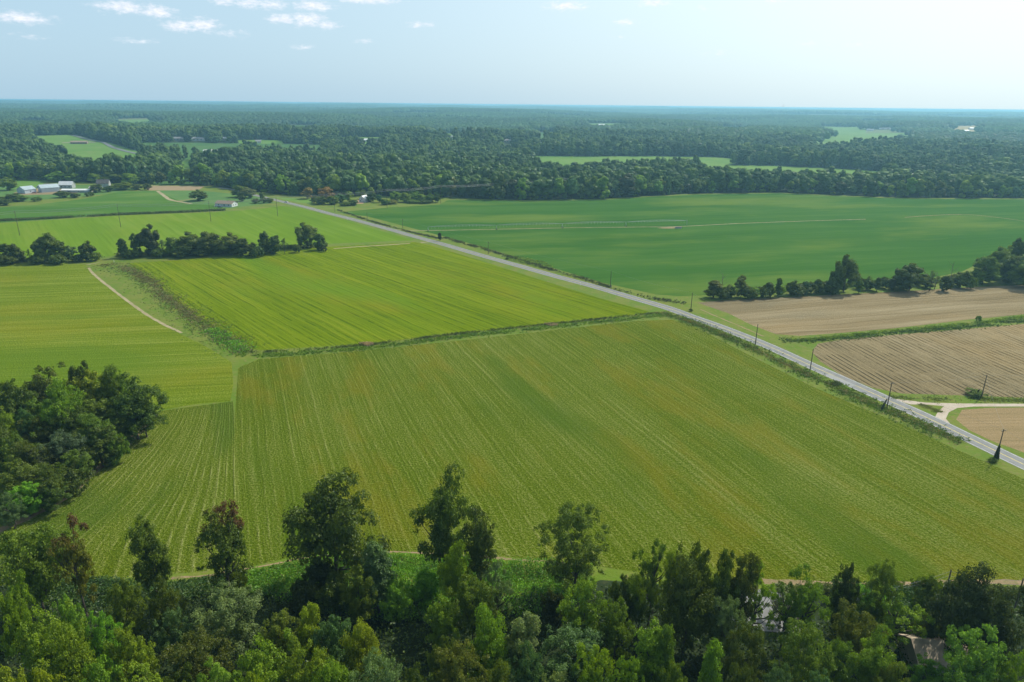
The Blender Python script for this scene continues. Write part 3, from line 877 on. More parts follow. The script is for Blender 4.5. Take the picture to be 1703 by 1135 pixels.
# -- trees of the clump in the middle of the west side
CLUMP = [
 (68, 603, 82, 20, 'maple2', 'dk', "dark green tree at the back of the clump beside the west field"),
 (127, 597, 44, 21, 'oak2', 'vd', "very dark topmost crown peeping over the back of the clump"),
 (138, 607, 78, 20, 'maple1', 'yl', "yellow green sunlit tree at the heart of the clump"),
 (178, 613, 46, 19, 'oak1', 'ol', "olive crown between the yellow green and the outermost dark tree of the clump"),
 (212, 622, 94, 19, 'maple2', 'dk', "dark round tree at the tip of the clump, nearest the ditch"),
 (196, 610, 30, 19, 'narrow1', 'yl', "thin yellowish tree behind the tip of the clump"),
 (96, 638, 70, 19, 'oak1', 'br', "bright green crown before the dark back of the clump"),
 (52, 660, 74, 19, 'maple2', 'md', "mid green crown on the inner side of the clump"),
 (14, 622, 70, 20, 'maple1', 'dk', "dark crown at the picture edge behind the clump"),
 (34, 676, 50, 18, 'clumpy1', 'bl', "bluish tufted crown beside the yellow tree at the picture edge"),
 (2, 676, 46, 20, 'oak3', 'yl', "bright yellow green tree half cut by the picture edge"),
 (96, 714, 74, 17, 'fine1', (.085, .125, .062), "grey green feathery round tree at the front of the clump"),
 (142, 660, 76, 19, 'maple1', 'md', "green middle tree of the clump before the yellow one"),
 (160, 706, 74, 15, 'maple2', 'dk', "dark tree on the field side of the grey green feathery one"),
 (188, 722, 40, 11, 'bush1', 'md', "low bush at the field margin in front of the clump"),
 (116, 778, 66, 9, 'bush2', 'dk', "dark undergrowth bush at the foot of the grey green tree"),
 (18, 762, 76, 16, 'maple2', 'md', "green crown at the picture edge below the clump"),
 (36, 798, 56, 12, 'maple1', 'vb', "fresh green tree on the field margin at the lower end of the clump"),
 (8, 818, 48, 12, 'fine1', 'bl', "bluish green small tree at the lower end of the clump"),
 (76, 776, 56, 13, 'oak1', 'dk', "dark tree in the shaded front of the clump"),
 (118, 742, 56, 14, 'maple1', 'md', "green bushy tree at the field margin below the grey green feathery one"),
 (60, 690, 60, 17, 'maple2', 'dk', "dark crown between the bluish tufted one and the grey green one"),
 (150, 690, 60, 17, 'oak1', 'md', "leafy tree between the green middle tree and the field side dark one"),
 (112, 668, 60, 20, 'oak2', 'dk', "dark crown behind the grey green feathery tree"),
 (232, 655, 50, 17, 'maple1', 'dk', "low dark side of the outermost tree, over the bare field margin"),
 (180, 655, 60, 19, 'maple1', 'md', "green crown filling the middle of the clump towards its tip"),
 (40, 735, 60, 16, 'oak1', 'dk', "shaded crown just above the fresh green tree at the margin"),
 (80, 800, 50, 10, 'maple2', 'dk', "small dark tree on the margin beside the fresh green one"),
 (20, 715, 60, 18, 'maple2', 'md', "green crown right under the bright yellow green tree"),
 (-30, 700, 80, 19, 'oak1', 'dk', "dark tree of the clump mostly beyond the picture edge"),
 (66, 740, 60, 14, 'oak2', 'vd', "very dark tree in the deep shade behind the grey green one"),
]
for r_ in CLUMP: T(*r_[:3], r_[3] * (1.32 if r_[1] < 645 else 1.0), *r_[4:])

# -- hedgerow across the middle of the west side
HEDGE = [
 (6, 404, 26, 15, 'mid2', 'dk', "first hedge tree at the picture edge"),
 (24, 406, 24, 14, 'mid4', 'dk', "second hedge tree beside the one at the picture edge"),
 (46, 414, 10, 11, 'midsparse', 'dk', "small bare-stemmed tree between two hedge trees"),
 (75, 388, 46, 21, 'mid1', 'dk', "large dark round tree of the western hedge"),
 (98, 402, 24, 15, 'mid2', 'dk', "dark tree leaning on the large round one in the western hedge"),
 (115, 408, 20, 12, 'mid4', 'gr', "greyish thin tree near the gap of the western hedge"),
 (142, 401, 26, 15, 'mid1', 'dk', "mushroom shaped tree beside the gap of the western hedge"),
 (156, 421, 24, 6, 'midbush', 'md', "low bush beside the gap in the hedge"),
 (200, 392, 22, 17, 'mid3', 'dk', "cone shaped tree just past the gap in the hedge"),
 (224, 388, 22, 18, 'mid4', 'dk', "slim tree joined to the tallest hedge tree"),
 (243, 374, 36, 24, 'mid1', 'vd', "tallest dark tree of the hedge by the gap"),
 (268, 398, 22, 13, 'midsparse', 'gr', "twiggy pale tree beside the tallest hedge tree"),
 (286, 394, 34, 15, 'mid2', 'md', "grey green bushy tree where the dense hedge begins"),
 (312, 387, 48, 18, 'mid1', 'dk', "big dense hedge tree with silvery tufts"),
 (345, 386, 48, 18, 'mid2', 'dk', "second big dense hedge tree with rounded top"),
 (380, 388, 44, 17, 'mid1', 'ol', "olive tinged dense hedge tree"),
 (402, 396, 28, 14, 'mid2', 'dk', "lower dense tree at the end of the thick hedge"),
 (417, 404, 22, 11, 'mid4', 'dk', "small tree tapering off the thick hedge"),
 (428, 411, 20, 8, 'midbush', 'dk', "low bush filling the hedge before the tall thin tree"),
 (436, 385, 20, 18, 'mid4', 'dk', "tall thin tree sticking out of the low hedge"),
 (455, 391, 26, 15, 'mid2', 'dk', "rounded tree beside the tall thin one in the hedge"),
 (471, 396, 16, 13, 'midsparse', 'dk', "ragged twiggy tree at the end of the low hedge"),
 (508, 370, 40, 21, 'mid1', 'ol', "broad round lone tree at the eastern end of the hedge"),
 (530, 388, 22, 14, 'mid2', 'dk', "small companion of the broad lone hedge tree"),
 (492, 408, 16, 6, 'midbush', 'dk', "little bush at the foot of the broad lone tree"),
 (537, 411, 12, 4, 'midbush', 'vd', "tiny dark bush beyond the broad lone tree"),
 (130, 424, 26, 5, 'midbush', 'dk', "dark scrub bush under the greyish thin tree"),
 (28, 424, 30, 5, 'midbush', 'dk', "dark scrub bush at the foot of the first hedge trees"),
]
for r_ in HEDGE: T(*r_)
for px_, py_, w_ in ((60, 428, 26), (215, 420, 22), (262, 418, 22), (300, 418, 30), (335, 416, 30), (370, 413, 30), (400, 410, 24), (445, 411, 26), (8, 430, 24), (95, 428, 28)):
    T(px_, py_ - 4, w_ + 6, 6.5, 'midbush', 'dk', "low dark bush filling the foot of the western hedge", group="bushes filling the western hedge")

# -- hedge above the bare fields
HEDGE2 = [
 (1190, 462, 36, 13, 'mid3', 'ol', "dusky cone shaped tree with dead leader starting the eastern hedge"),
 (1236, 459, 26, 14, 'mid4', 'ol', "ragged tree with vine covered stems, second in the eastern hedge"),
 (1214, 474, 24, 8, 'mid2', 'md', "small green tree between the first two of the eastern hedge"),
 (1257, 480, 24, 6, 'midbush', 'lt', "pale green bush at the field side of the eastern hedge"),
 (1281, 466, 24, 11, 'mid3', 'dk', "dark pointed tree in the eastern hedge after the pale bush"),
 (1298, 458, 17, 14, 'mid3', 'dk', "thin dark cedar rising from the eastern hedge"),
 (1301, 477, 18, 6, 'midbush', 'yl', "bright yellow green bush in the eastern hedge"),
 (1321, 466, 22, 10, 'mid1', 'dk', "dark round tree after the thin cedar"),
 (1342, 465, 20, 10, 'mid3', 'bl', "bluish small tree in the eastern hedge"),
 (1363, 461, 22, 11, 'mid3', 'dk', "bushy cone tree close to the tallest eastern hedge tree"),
 (1386, 465, 26, 10, 'mid2', 'dk', "dark low tree leaning on the tallest eastern hedge tree"),
 (1413, 424, 44, 25, 'mid1', 'dk', "tallest dense dark tree of the eastern hedge"),
 (1394, 446, 26, 17, 'mid2', 'dk', "shoulder tree of the tallest one in the eastern hedge"),
 (1432, 463, 18, 10, 'mid3', 'md', "small green tree past the tallest eastern hedge tree"),
 (1446, 458, 16, 10, 'midsparse', 'gr', "thin twiggy tree with a reddish base in the eastern hedge"),
 (1463, 458, 17, 11, 'mid3', 'dk', "slim dark tree before the umbrella shaped one"),
 (1487, 460, 16, 10, 'mid3', 'vd', "dark column touching the umbrella shaped tree"),
 (1521, 438, 54, 19, 'mid1', 'dk', "umbrella shaped silvery dark tree of the eastern hedge"),
 (1553, 450, 22, 14, 'midsparse', 'gr', "leaning open tree beside the umbrella shaped one"),
 (1577, 458, 22, 11, 'mid2', 'dk', "dark tree at the foot of the dead snag"),
 (1605, 451, 26, 12, 'mid4', 'md', "light open tree between the snag and the dense grove"),
 (1618, 462, 20, 8, 'midbush', 'md', "bush at the start of the dense grove by the bare field"),
 (1646, 425, 48, 20, 'mid2', 'md', "rounded green tree at the front of the dense eastern grove"),
 (1668, 412, 44, 20, 'mid1', 'md', "pale green tree behind the front of the dense eastern grove"),
 (1690, 424, 50, 20, 'mid2', 'dk', "dark green tree at the picture edge in the dense eastern grove"),
 (1700, 396, 26, 24, 'mid4', 'dk', "dark high top at the picture edge above the eastern grove"),
 (1690, 404, 36, 19, 'mid1', 'br', "bright round crown in the back of the eastern grove"),
 (1720, 430, 60, 20, 'mid1', 'md', "tree of the eastern grove just past the picture edge"),
 (1629, 526, 9, 3.2, 'midbush', 'br', "single little bush on the green strip between the bare fields"),
]
for r_ in HEDGE2: T(*r_)
for px_, py_, w_ in ((1205, 484, 24), (1245, 484, 20), (1275, 482, 22), (1330, 478, 30), (1355, 476, 26), (1380, 474, 26), (1440, 470, 24), (1475, 468, 20), (1500, 468, 24), (1540, 466, 26), (1590, 464, 28), (1625, 458, 30), (1660, 452, 44), (1700, 448, 50)):
    T(px_, py_ - 5, w_ + 8, 7, 'midbush', 'dk', "low scrub bush at the foot of the eastern hedge", group="bushes filling the eastern hedge")

# -- farm, house and grove trees
FARMT = [
 (95, 285, 36, 15, 'mid1', 'lt', "pale round tree right behind the white barns"),
 (120, 287, 28, 14, 'mid2', 'br', "green round tree beside the pale one behind the barns"),
 (136, 283, 30, 15, 'mid1', 'lt', "pale green crown behind the greenhouse"),
 (155, 288, 26, 14, 'mid2', 'br', "green crown between greenhouse and dark roof"),
 (188, 284, 44, 17, 'mid1', 'md', "large green tree above the dark farm roof"),
 (215, 288, 36, 16, 'mid2', 'br', "bright tree on the field side of the dark farm roof"),
 (205, 303, 38, 10, 'mid1', 'md', "lower tree before the farmhouse at the crop edge"),
 (226, 306, 20, 8, 'mid2', 'dk', "dark low tree at the end of the farm garden"),
 (244, 305, 14, 9, 'mid1', 'dk', "small dark ball tree at the tan strip"),
 (8, 295, 30, 17, 'mid1', 'md', "round green tree at the picture edge beside the white barn"),
 (20, 322, 34, 9, 'mid2', 'dk', "dark spreading tree in front of the white barn"),
 (4, 330, 26, 8, 'mid1', 'dk', "dark tree at the picture edge before the barn"),
 (34, 325, 26, 7, 'mid1', 'md', "green tree before the barn with reddish bush"),
 (60, 328, 16, 5, 'midbush', 'md', "round bush in front of the barn yard"),
 (102, 318, 26, 8, 'mid1', 'dk', "dark round tree in front of the large barn"),
 (123, 321, 18, 6, 'mid2', 'dk', "smaller dark tree beside the round one at the barn"),
 (160, 306, 24, 11, 'mid2', 'dk', "dark tree between the greenhouse and the garden"),
 (148, 320, 14, 5, 'midbush', 'dk', "dark bush on the crop edge below the greenhouse"),
 (180, 309, 16, 8, 'mid1', 'dk', "small tree at the farmhouse corner"),
 (327, 316, 30, 13, 'mid1', 'dk', "big round dark tree on the lawn before the dirt lane"),
 (341, 289, 18, 17, 'mid4', 'md', "tall open tree at the wood edge above the lawn"),
 (357, 290, 16, 17, 'mid2', 'br', "lighter open tree next to the tall one above the lawn"),
 (398, 308, 30, 15, 'mid2', 'md', "dark green tree behind the bungalow"),
 (412, 312, 26, 13, 'mid1', 'gr', "grey green tree at the bungalow garden"),
 (402, 324, 14, 8, 'mid1', 'dk', "small dark tree beside the bungalow gable"),
 (425, 330, 14, 6, 'mid2', 'dk', "first little tree of the garden row"),
 (437, 328, 14, 7, 'mid1', 'dk', "second little tree of the garden row"),
 (448, 329, 14, 6, 'mid2', 'md', "third little tree of the garden row"),
 (434, 319, 12, 10, 'mid3', 'dk', "dark pointed tree rising behind the garden row"),
 (510, 312, 22, 14, 'mid4', 'og', "orange brown tree beside the road bend"),
 (522, 325, 18, 9, 'mid3', 'dk', "dark cedar at the road by the orange tree"),
 (541, 311, 30, 15, 'mid2', 'og', "large tree with brownish top by the road"),
 (534, 327, 26, 9, 'mid1', 'dk', "dark dense tree under the brownish topped one"),
 (552, 326, 24, 10, 'mid2', 'md', "green tree before the brownish topped one"),
 (566, 322, 22, 11, 'mid1', 'bl', "bluish tree of the roadside grove"),
 (579, 318, 18, 13, 'mid4', 'br', "upright bright tree of the roadside grove"),
 (588, 333, 20, 6, 'midbush', 'dk', "dark bush before the small white house"),
 (617, 318, 20, 13, 'mid2', 'dk', "dark tree just beside the small white house"),
 (630, 322, 16, 11, 'mid3', 'bl', "slim bluish tree of the grove"),
 (640, 331, 18, 7, 'mid2', 'md', "small tree at the pole in the grove"),
 (658, 318, 22, 13, 'mid1', 'br', "light green tree in the middle of the grove"),
 (674, 320, 22, 12, 'mid2', 'yl', "yellow green tree of the grove"),
 (691, 319, 22, 12, 'mid1', 'br', "bright round tree of the grove"),
 (702, 323, 20, 10, 'mid2', 'lt', "pale tree towards the end of the grove"),
 (716, 322, 18, 11, 'mid1', 'md', "green tree close to the last power pole"),
 (727, 322, 16, 11, 'mid3', 'dk', "dark tree touching the last power pole"),
 (604, 316, 16, 12, 'mid4', 'md', "tree rising behind the small white house"),
 (650, 333, 30, 4, 'midbush', 'ol', "olive scrub along the edge of the grove"),
 (685, 332, 30, 4, 'midbush', 'md', "green scrub bush under the yellow green tree"),
 (575, 337, 22, 4, 'midbush', 'md', "scrub bush at the corner of the roadside grove"),
 (708, 333, 26, 4, 'midbush', 'dk', "dark scrub bush near the end of the grove"),
 (731, 385, 9, 8.5, 'mid3', 'vd', "lone dark shrub standing at the roadside by the soybeans"),
]
for r_ in FARMT: T(*r_)


def dead_tree(name, px, py, h, seed, label):
    rg = random.Random(seed); mb = MB()
    mb.tube([(0, 0, -.2), (.2, 0, h * .4), (-.1, .2, h * .75), (0, .1, h)], [.22, .17, .1, .03], 6)
    for k in range(11):
        z = h * (.3 + .06 * k); a = rg.uniform(0, 6.28); l = h * rg.uniform(.15, .3)
        p = Vector((math.cos(a), math.sin(a), .9)) * l
        mb.tube([(0, 0, z), (p.x * .6, p.y * .6, z + p.z * .45), (p.x, p.y, z + p.z)], [.09, .05, .02], 4)
    xy = at(px, py, h)
    o = mb.build(name, M_DEAD, None, label=label, cat='dead tree'); o.location = (xy[0], xy[1], 0)


dead_tree("dead_tree", 1587, 436, 17, 3, "bare dead snag sticking out of the eastern hedge")
dead_tree("dead_tree", 1203, 455, 14, 4, "grey bare stem beside the first cone tree of the eastern hedge")
dead_tree("dead_tree", 1560, 452, 12, 9, "leafless leaning stem beside the umbrella shaped hedge tree")

# -- first trees of the far wood, one by one; the wood behind them is a mass
EDGE_SEG = [
 ([(735, 328), (800, 331), (870, 333)], "tree at the wood edge straight behind the soybean field by the power poles", "wood edge trees by the power poles"),
 ([(870, 333), (1000, 331), (1080, 326)], "tree at the low middle stretch of the wood edge behind the soybeans", "wood edge trees behind the middle soybeans"),
 ([(1080, 326), (1160, 322), (1300, 320)], "tree at the wood edge where the soybean field reaches farthest back", "wood edge trees at the soybean corner"),
 ([(1300, 320), (1400, 325), (1500, 329)], "tree of the long straight wood edge behind the eastern soybeans", "wood edge trees behind the eastern soybeans"),
 ([(1500, 329), (1703, 330), (1760, 331)], "tree of the hazy wood edge at the eastern end of the soybeans", "wood edge trees at the eastern end"),
 ([(0, 301), (60, 300), (150, 303), (250, 307)], "tree at the wood edge behind the farm buildings", "wood edge trees behind the farm"),
 ([(250, 307), (340, 308), (400, 316), (450, 322)], "tree at the wood edge behind the lawn and bungalow", "wood edge trees behind the bungalow"),
 ([(450, 322), (500, 326), (600, 326), (735, 328)], "tree at the wood edge behind the roadside grove", "wood edge trees behind the grove"),
]
EDGE_POS = []
rg_e = random.Random(21)
EDGE_T = ['md', 'dk', 'md', 'dk', 'br', 'bl', 'ol', 'md', 'br', 'lt', 'yl', 'vd']
for pts, lab, grp in EDGE_SEG:
    L = smooth_line(poly(pts), 12.5)
    for p in L[:-1]:
        q = p + np.array([rg_e.uniform(-2.5, 2.5), rg_e.uniform(3, 9)])
        h = rg_e.choice([12, 16, 18, 22, 26, 28, 30] if not 1080 <= pts[0][0] <= 1400 else [10, 14, 16, 18, 20, 21]) + rg_e.uniform(-1, 1)
        if NTREE[0] > 420: break
        tree_at(q, h, h * rg_e.uniform(.30, .42) + .8, 'far%d' % rg_e.randrange(6), rg_e.choice(EDGE_T), lab, 'tree', grp)
        EDGE_POS.append(q)

# ------------------------------------------------------------------ clearings in the far wood
OPEN = []


def clearing(name, pts, mat, z=.9, ext=None):
    flat_sheet(name, pts, mat, z, res=7)
    P = poly(pts); OPEN.append(P)
    return P


clearing("far_meadow", [(880, 260), (960, 261), (1100, 261), (1190, 262), (1250, 267), (1200, 278), (1140, 286), (1000, 289), (890, 288)], M_CLEAR)
clearing("far_meadow", [(1160, 275), (1300, 277), (1420, 283), (1475, 287), (1470, 305), (1380, 303), (1250, 300), (1160, 300)], M_CLEAR)
clearing("far_meadow", [(1352, 232), (1390, 226), (1450, 222), (1520, 222), (1525, 228), (1490, 247), (1400, 253), (1355, 253)], M_CLEAR)
clearing("far_hill_meadow", [(50, 233), (60, 227), (120, 225), (128, 226), (160, 236), (185, 242), (225, 252), (240, 264), (230, 283), (180, 290), (130, 284), (95, 262), (70, 246)], M_CLEAR)
clearing("far_dark_field", [(232, 241), (330, 241), (430, 242), (540, 243), (535, 263), (440, 265), (430, 252), (405, 252), (400, 266), (300, 267), (240, 264)], M_CLEAR2)
clearing("far_dark_field", [(640, 243), (690, 243), (690, 252), (640, 252)], M_CLEAR2)
clearing("far_meadow", [(300, 268), (322, 267), (325, 300), (300, 300)], M_CLEAR)
clearing("far_meadow", [(604, 275), (626, 275), (628, 312), (604, 312)], M_CLEAR)
clearing("far_meadow", [(708, 278), (730, 279), (730, 296), (708, 296)], M_CLEAR)
clearing("far_pale_field", [(1545, 197), (1600, 196.5), (1760, 197.5), (1760, 201), (1640, 201), (1548, 200.5)], M_PALE)
clearing("far_pale_field", [(1040, 192), (1130, 192), (1190, 194), (1150, 196), (1060, 195.5)], M_PALE)
clearing("far_pale_field", [(1350, 211), (1440, 212), (1440, 226), (1355, 226)], M_CLEAR)
clearing("far_pale_field", [(870, 221), (925, 221), (925, 239), (870, 239)], M_CLEAR2)
clearing("far_meadow", [(1570, 210), (1640, 210), (1640, 226), (1570, 226)], M_PALE)
clearing("far_meadow", [(-30, 215), (22, 216), (22, 225), (-30, 225)], M_CLEAR)
for _p in ([(395, 233), (470, 234), (475, 247), (400, 248)], [(560, 229), (640, 229), (636, 243), (565, 243)], [(20, 203), (90, 203), (95, 212), (25, 213)],
           [(180, 206), (262, 207), (258, 216), (185, 216)], [(700, 222), (800, 223), (790, 236), (706, 236)], [(1180, 212), (1262, 213), (1258, 223), (1186, 222)],
           [(1420, 201), (1500, 202), (1496, 208), (1424, 208)], [(470, 213), (540, 214), (536, 223), (474, 223)], [(960, 207), (1040, 208), (1036, 216), (964, 216)]):
    clearing("far_meadow", _p, M_CLEAR)
clearing("reed_strip", [(255, 302), (300, 301), (322, 303), (320, 308), (255, 308)], M_CLEAR2, .1)
clearing("farm_meadow", [(15, 298), (75, 298), (80, 314), (15, 314)], M_CLEAR, .03)
HILLROAD = smooth_line(poly([(120, 226), (150, 235), (172, 241), (190, 249), (225, 257), (245, 259)]), 15)
ribbon("far_road", HILLROAD, 9, M_ASPH, 1.6)
ribbon("far_drive", smooth_line(poly([(104, 242), (130, 241), (160, 241)]), 15), 9, M_GRAVEL, 1.6)
for p_ in (HILLROAD,): OPEN.append(np.vstack([p_ + [14, 10], (p_ - [14, 10])[::-1]]))


def inside(P, X, Y):
    c = np.zeros(len(X), bool); n = len(P); j = n - 1
    for i in range(n):
        xi, yi = P[i]; xj, yj = P[j]
        m = ((yi > Y) != (yj > Y)) & (X < (xj - xi) * (Y - yi) / (yj - yi + 1e-12) + xi)
        c ^= m; j = i
    return c


BUILD_CLEAR = []     # (x, y, radius) kept free of trees round far buildings

# ------------------------------------------------------------------ buildings
M_WHITEWALL = plain("white_siding", (.62, .64, .64), .6, .08, .6)
M_BARN = plain("barn_siding", (.46, .52, .57), .6, .08, .6)
M_GREYWALL = plain("grey_siding", (.34, .36, .36), .7, .1, .6)
M_BLUEROOF = plain("pale_metal_roof", (.42, .50, .54), .45, .12, .4, .2)
M_WROOF = plain("white_metal_roof", (.66, .68, .68), .5, .08, .4)
M_DROOF = plain("dark_shingle_roof", (.09, .08, .075), .9, .2, 1.0)
M_BROOF = plain("brown_shingle_roof", (.23, .17, .12), .9, .2, 1.0)
M_TANROOF = plain("tan_shingle_roof", (.36, .29, .20), .9, .2, 1.0)
M_GREYROOF = plain("grey_shingle_roof", (.20, .21, .22), .9, .2, 1.0)
M_TANWALL = plain("tan_siding", (.44, .38, .29), .8, .1, .8)
M_GLASS = plain("window_glass", (.05, .07, .09), .15, .1)
M_TRIM = plain("white_trim", (.72, .72, .70), .6, .05)
M_DOOR = plain("grey_door", (.40, .46, .50), .6, .1)
M_METAL = plain("galvanised_steel", (.42, .45, .46), .4, .1, 2, .6)
M_POLE = plain("weathered_pole", (.085, .068, .052), .9, .25, 2)
M_CERAM = plain("pale_insulator", (.5, .5, .48), .4, .05)
M_WIRE = plain("wire", (.22, .23, .24), .5, .05)
M_RUST = plain("rusty_metal", (.23, .12, .07), .8, .3, 1)


def house(name, x, y, yaw, Lx, Wy, hw, hr, wall, roof, label, cat, wins=(), doors=(), over=.45, chimney=None, roofkind='gable', seams=0):
    """gabled house: ridge along local x; wins/doors = (side, position, width, height, sill)"""
    o = thing(name, (x, y, float(terr(x, y))), label, cat, yaw)
    a, b = Lx / 2, Wy / 2
    MB().prism([(-b, 0), (b, 0), (b, hw), (0, hw + hr), (-b, hw)], -a, a).build('wall', wall, o)
    n = math.hypot(b, hr); t = .22
    sl = hr / b
    for s in (1, -1):
        e = b + over
        P = [(0, hw + hr + .03), (s * e, hw - over * sl + .03), (s * e, hw - over * sl + .03 + t), (0, hw + hr + .03 + t)]
        if s > 0: P = P[::-1]
        rf = MB().prism(P, -a - over, a + over).build('roof', roof, o)
        if seams:
            m = MB()
            for k in range(seams):
                xx = -a + (k + .5) * Lx / seams
                Q = [(0, hw + hr + t + .04), (s * e, hw - over * sl + t + .04), (s * e, hw - over * sl + t + .14), (0, hw + hr + t + .14)]
                if s > 0: Q = Q[::-1]
                m.prism(Q, xx - .05, xx + .05)
            m.build('roof_seams', roof, rf)
    def opening(kind, side, p, w_, h_, z0):
        fr = MB(); gl = MB(); th = .07
        def bx(m, u0, u1, z0, z1, d0, d1):
            if side == 'f': m.box(u0, u1, -b - d1, -b - d0, z0, z1)
            elif side == 'b': m.box(u0, u1, b + d0, b + d1, z0, z1)
            elif side == 'l': m.box(-a - d1, -a - d0, u0, u1, z0, z1)
            else: m.box(a + d0, a + d1, u0, u1, z0, z1)
        for (u0, u1, q0, q1) in ((p - w_ / 2 - .1, p + w_ / 2 + .1, z0 + h_, z0 + h_ + .1), (p - w_ / 2 - .1, p - w_ / 2, z0, z0 + h_), (p + w_ / 2, p + w_ / 2 + .1, z0, z0 + h_)):
            bx(fr, u0, u1, q0, q1, -.05, th)
        if kind == 'window': bx(fr, p - w_ / 2 - .1, p + w_ / 2 + .1, z0 - .1, z0, -.05, th + .04)
        bx(gl, p - w_ / 2, p + w_ / 2, z0, z0 + h_, -.05, .02)
        f = (gl if kind == 'door' else fr).build(kind, M_DOOR if kind == 'door' else M_TRIM, o)
        (fr if kind == 'door' else gl).build('frame' if kind == 'door' else 'pane', M_TRIM if kind == 'door' else M_GLASS, f)
    for q in wins: opening('window', *q)
    for q in doors: opening('door', *q)
    if chimney is not None:
        MB().box(chimney - .4, chimney + .4, -.4, .4, hw + hr * .5, hw + hr + 1.1).build('chimney', M_BROOF, o)
    return o


def px_xy(px, py): return at(px, py)


# farm on the west side
xy = px_xy(45, 321)
house('metal_barn', xy[0], xy[1], R_(66), 14, 15, 4.6, 3.4, M_BARN, M_BLUEROOF, "small white metal barn with a wide door in its gable, standing alone", 'barn',
      doors=(('l', -1, 5, 4, 0),), wins=(('f', 0, 1.4, 1.2, 1.6),), seams=12)
xy = px_xy(82, 319)
house('metal_barn', xy[0], xy[1], R_(48), 20, 14, 5.4, 3.6, M_BARN, M_BLUEROOF, "large pale metal barn with long roof in the middle of the farm", 'barn',
      doors=(('l', -4.5, 4.2, 4, 0), ('l', 3.5, 2.2, 3.6, 0)), wins=(('l', 6, 1.0, 2.4, .8),), seams=18)
xy = px_xy(112, 313)
house('greenhouse', xy[0], xy[1], R_(4), 17, 9, 4.5, 4.0, M_GREYWALL, M_WROOF, "pale greenhouse with ribbed roof beneath the round trees", 'greenhouse', wins=(('f', -5, 2, 1.6, 1.2), ('f', 0, 2, 1.6, 1.2), ('f', 5, 2, 1.6, 1.2)), seams=16)
xy = px_xy(128, 320)
house('long_shed', xy[0], xy[1], R_(3), 34, 7, 2.8, 1.2, M_GREYWALL, M_WROOF, "long low white roofed shed in the farm yard", 'shed', wins=(('f', -9, 1.5, 1, 1.2), ('f', 4, 1.5, 1, 1.2)), doors=(('f', 12, 2, 2.2, 0),), seams=16)
xy = px_xy(160, 316)
house('long_shed', xy[0], xy[1], R_(3), 14, 7, 2.8, 1.4, M_GREYWALL, M_WROOF, "short white roofed shed between the low shed and garden trees", 'shed', doors=(('f', 2, 2.4, 2.2, 0),))
xy = px_xy(173, 311)
house('farmhouse', xy[0], xy[1], R_(12), 15, 9, 5.0, 4.5, M_GREYWALL, M_DROOF, "farmhouse with steep dark roof half hidden by trees", 'house',
      wins=(('f', -6, 1.2, 1.6, 3.6), ('f', -2, 1.2, 1.6, 3.6), ('f', 3, 1.2, 1.6, 3.6), ('r', 0, 1.2, 1.6, 4)), doors=(('f', 0, 1.2, 2.2, 0),), chimney=2)
xy = px_xy(84, 312)
house('open_shed', xy[0], xy[1], R_(-12), 16, 8, 3.2, 1.6, M_DROOF, M_DROOF, "dark roofed shed standing behind the large pale barn", 'shed', doors=(('f', 0, 5, 2.6, 0),))
# bungalow
xy = px_xy(377, 343)
house('bungalow', xy[0], xy[1], R_(-14), 21, 11, 3.2, 2.6, M_WHITEWALL, M_BROOF, "low white bungalow with brown roof beside the country road", 'house',
      wins=(('f', -6, 1.4, 1.3, 1.2), ('f', 1, 2.0, 1.3, 1.2), ('f', 6.5, 1.4, 1.3, 1.2), ('r', 1.5, 1.2, 1.3, 1.3), ('r', -2.5, 1.2, 1.3, 1.3)), doors=(('f', -2.4, 1.1, 2.1, 0), ('r', 4, 1, 2.1, 0)), chimney=3)
# little white house in the grove
xy = px_xy(606, 336)
house('cottage', xy[0], xy[1], R_(70), 10, 8, 4.2, 3.2, M_WHITEWALL, M_WROOF, "small white house with steep gable among the grove trees", 'house',
      wins=(('l', 0, 1.2, 1.3, 3.2), ('l', 2, 1.1, 1.3, 1.0)), doors=(('l', -1.8, 1.1, 2.1, 0),))
flat_sheet("yard_earth", [(585, 336), (596, 333), (606, 336), (604, 339), (588, 339)], plain("red_earth", (.38, .22, .13), .9, .2, .3), .03)
xy = px_xy(701, 334)
house('long_shed', xy[0], xy[1], R_(8), 22, 6, 2.6, 1.2, M_GREYWALL, M_GREYROOF, "grey shed hidden among the bright grove trees", 'shed')
# house in the lower corner
hx, hy = at(1518, 1062, 6.0)
yaw_h = R_(-4)
hcx, hcy = hx + math.cos(yaw_h) * 6.5, hy + math.sin(yaw_h) * 6.5
house('brick_house', hcx, hcy, yaw_h, 13, 8.6, 3.0, 2.7, M_TANWALL, M_TANROOF, "tan house with plain gable wall showing between the lower trees", 'house',
      wins=(('f', -3.2, 1.1, 1.3, 1.0), ('f', .2, 1.1, 1.3, 1.0), ('f', 3.5, 1.1, 1.3, 1.0)), over=.35)
GX = [(1175, 1005), (1225, 990), (1265, 980), (1310, 990), (1335, 1020), (1330, 1055), (1270, 1050), (1210, 1030)]
flat_sheet("gravel_yard", GX, plain("pale_gravel", (.16, .16, .155), .9, .15, .6), .03)
flat_sheet("house_yard", [(1490, 1050), (1600, 1040), (1640, 1100), (1500, 1110)], M_GRASS, .012)

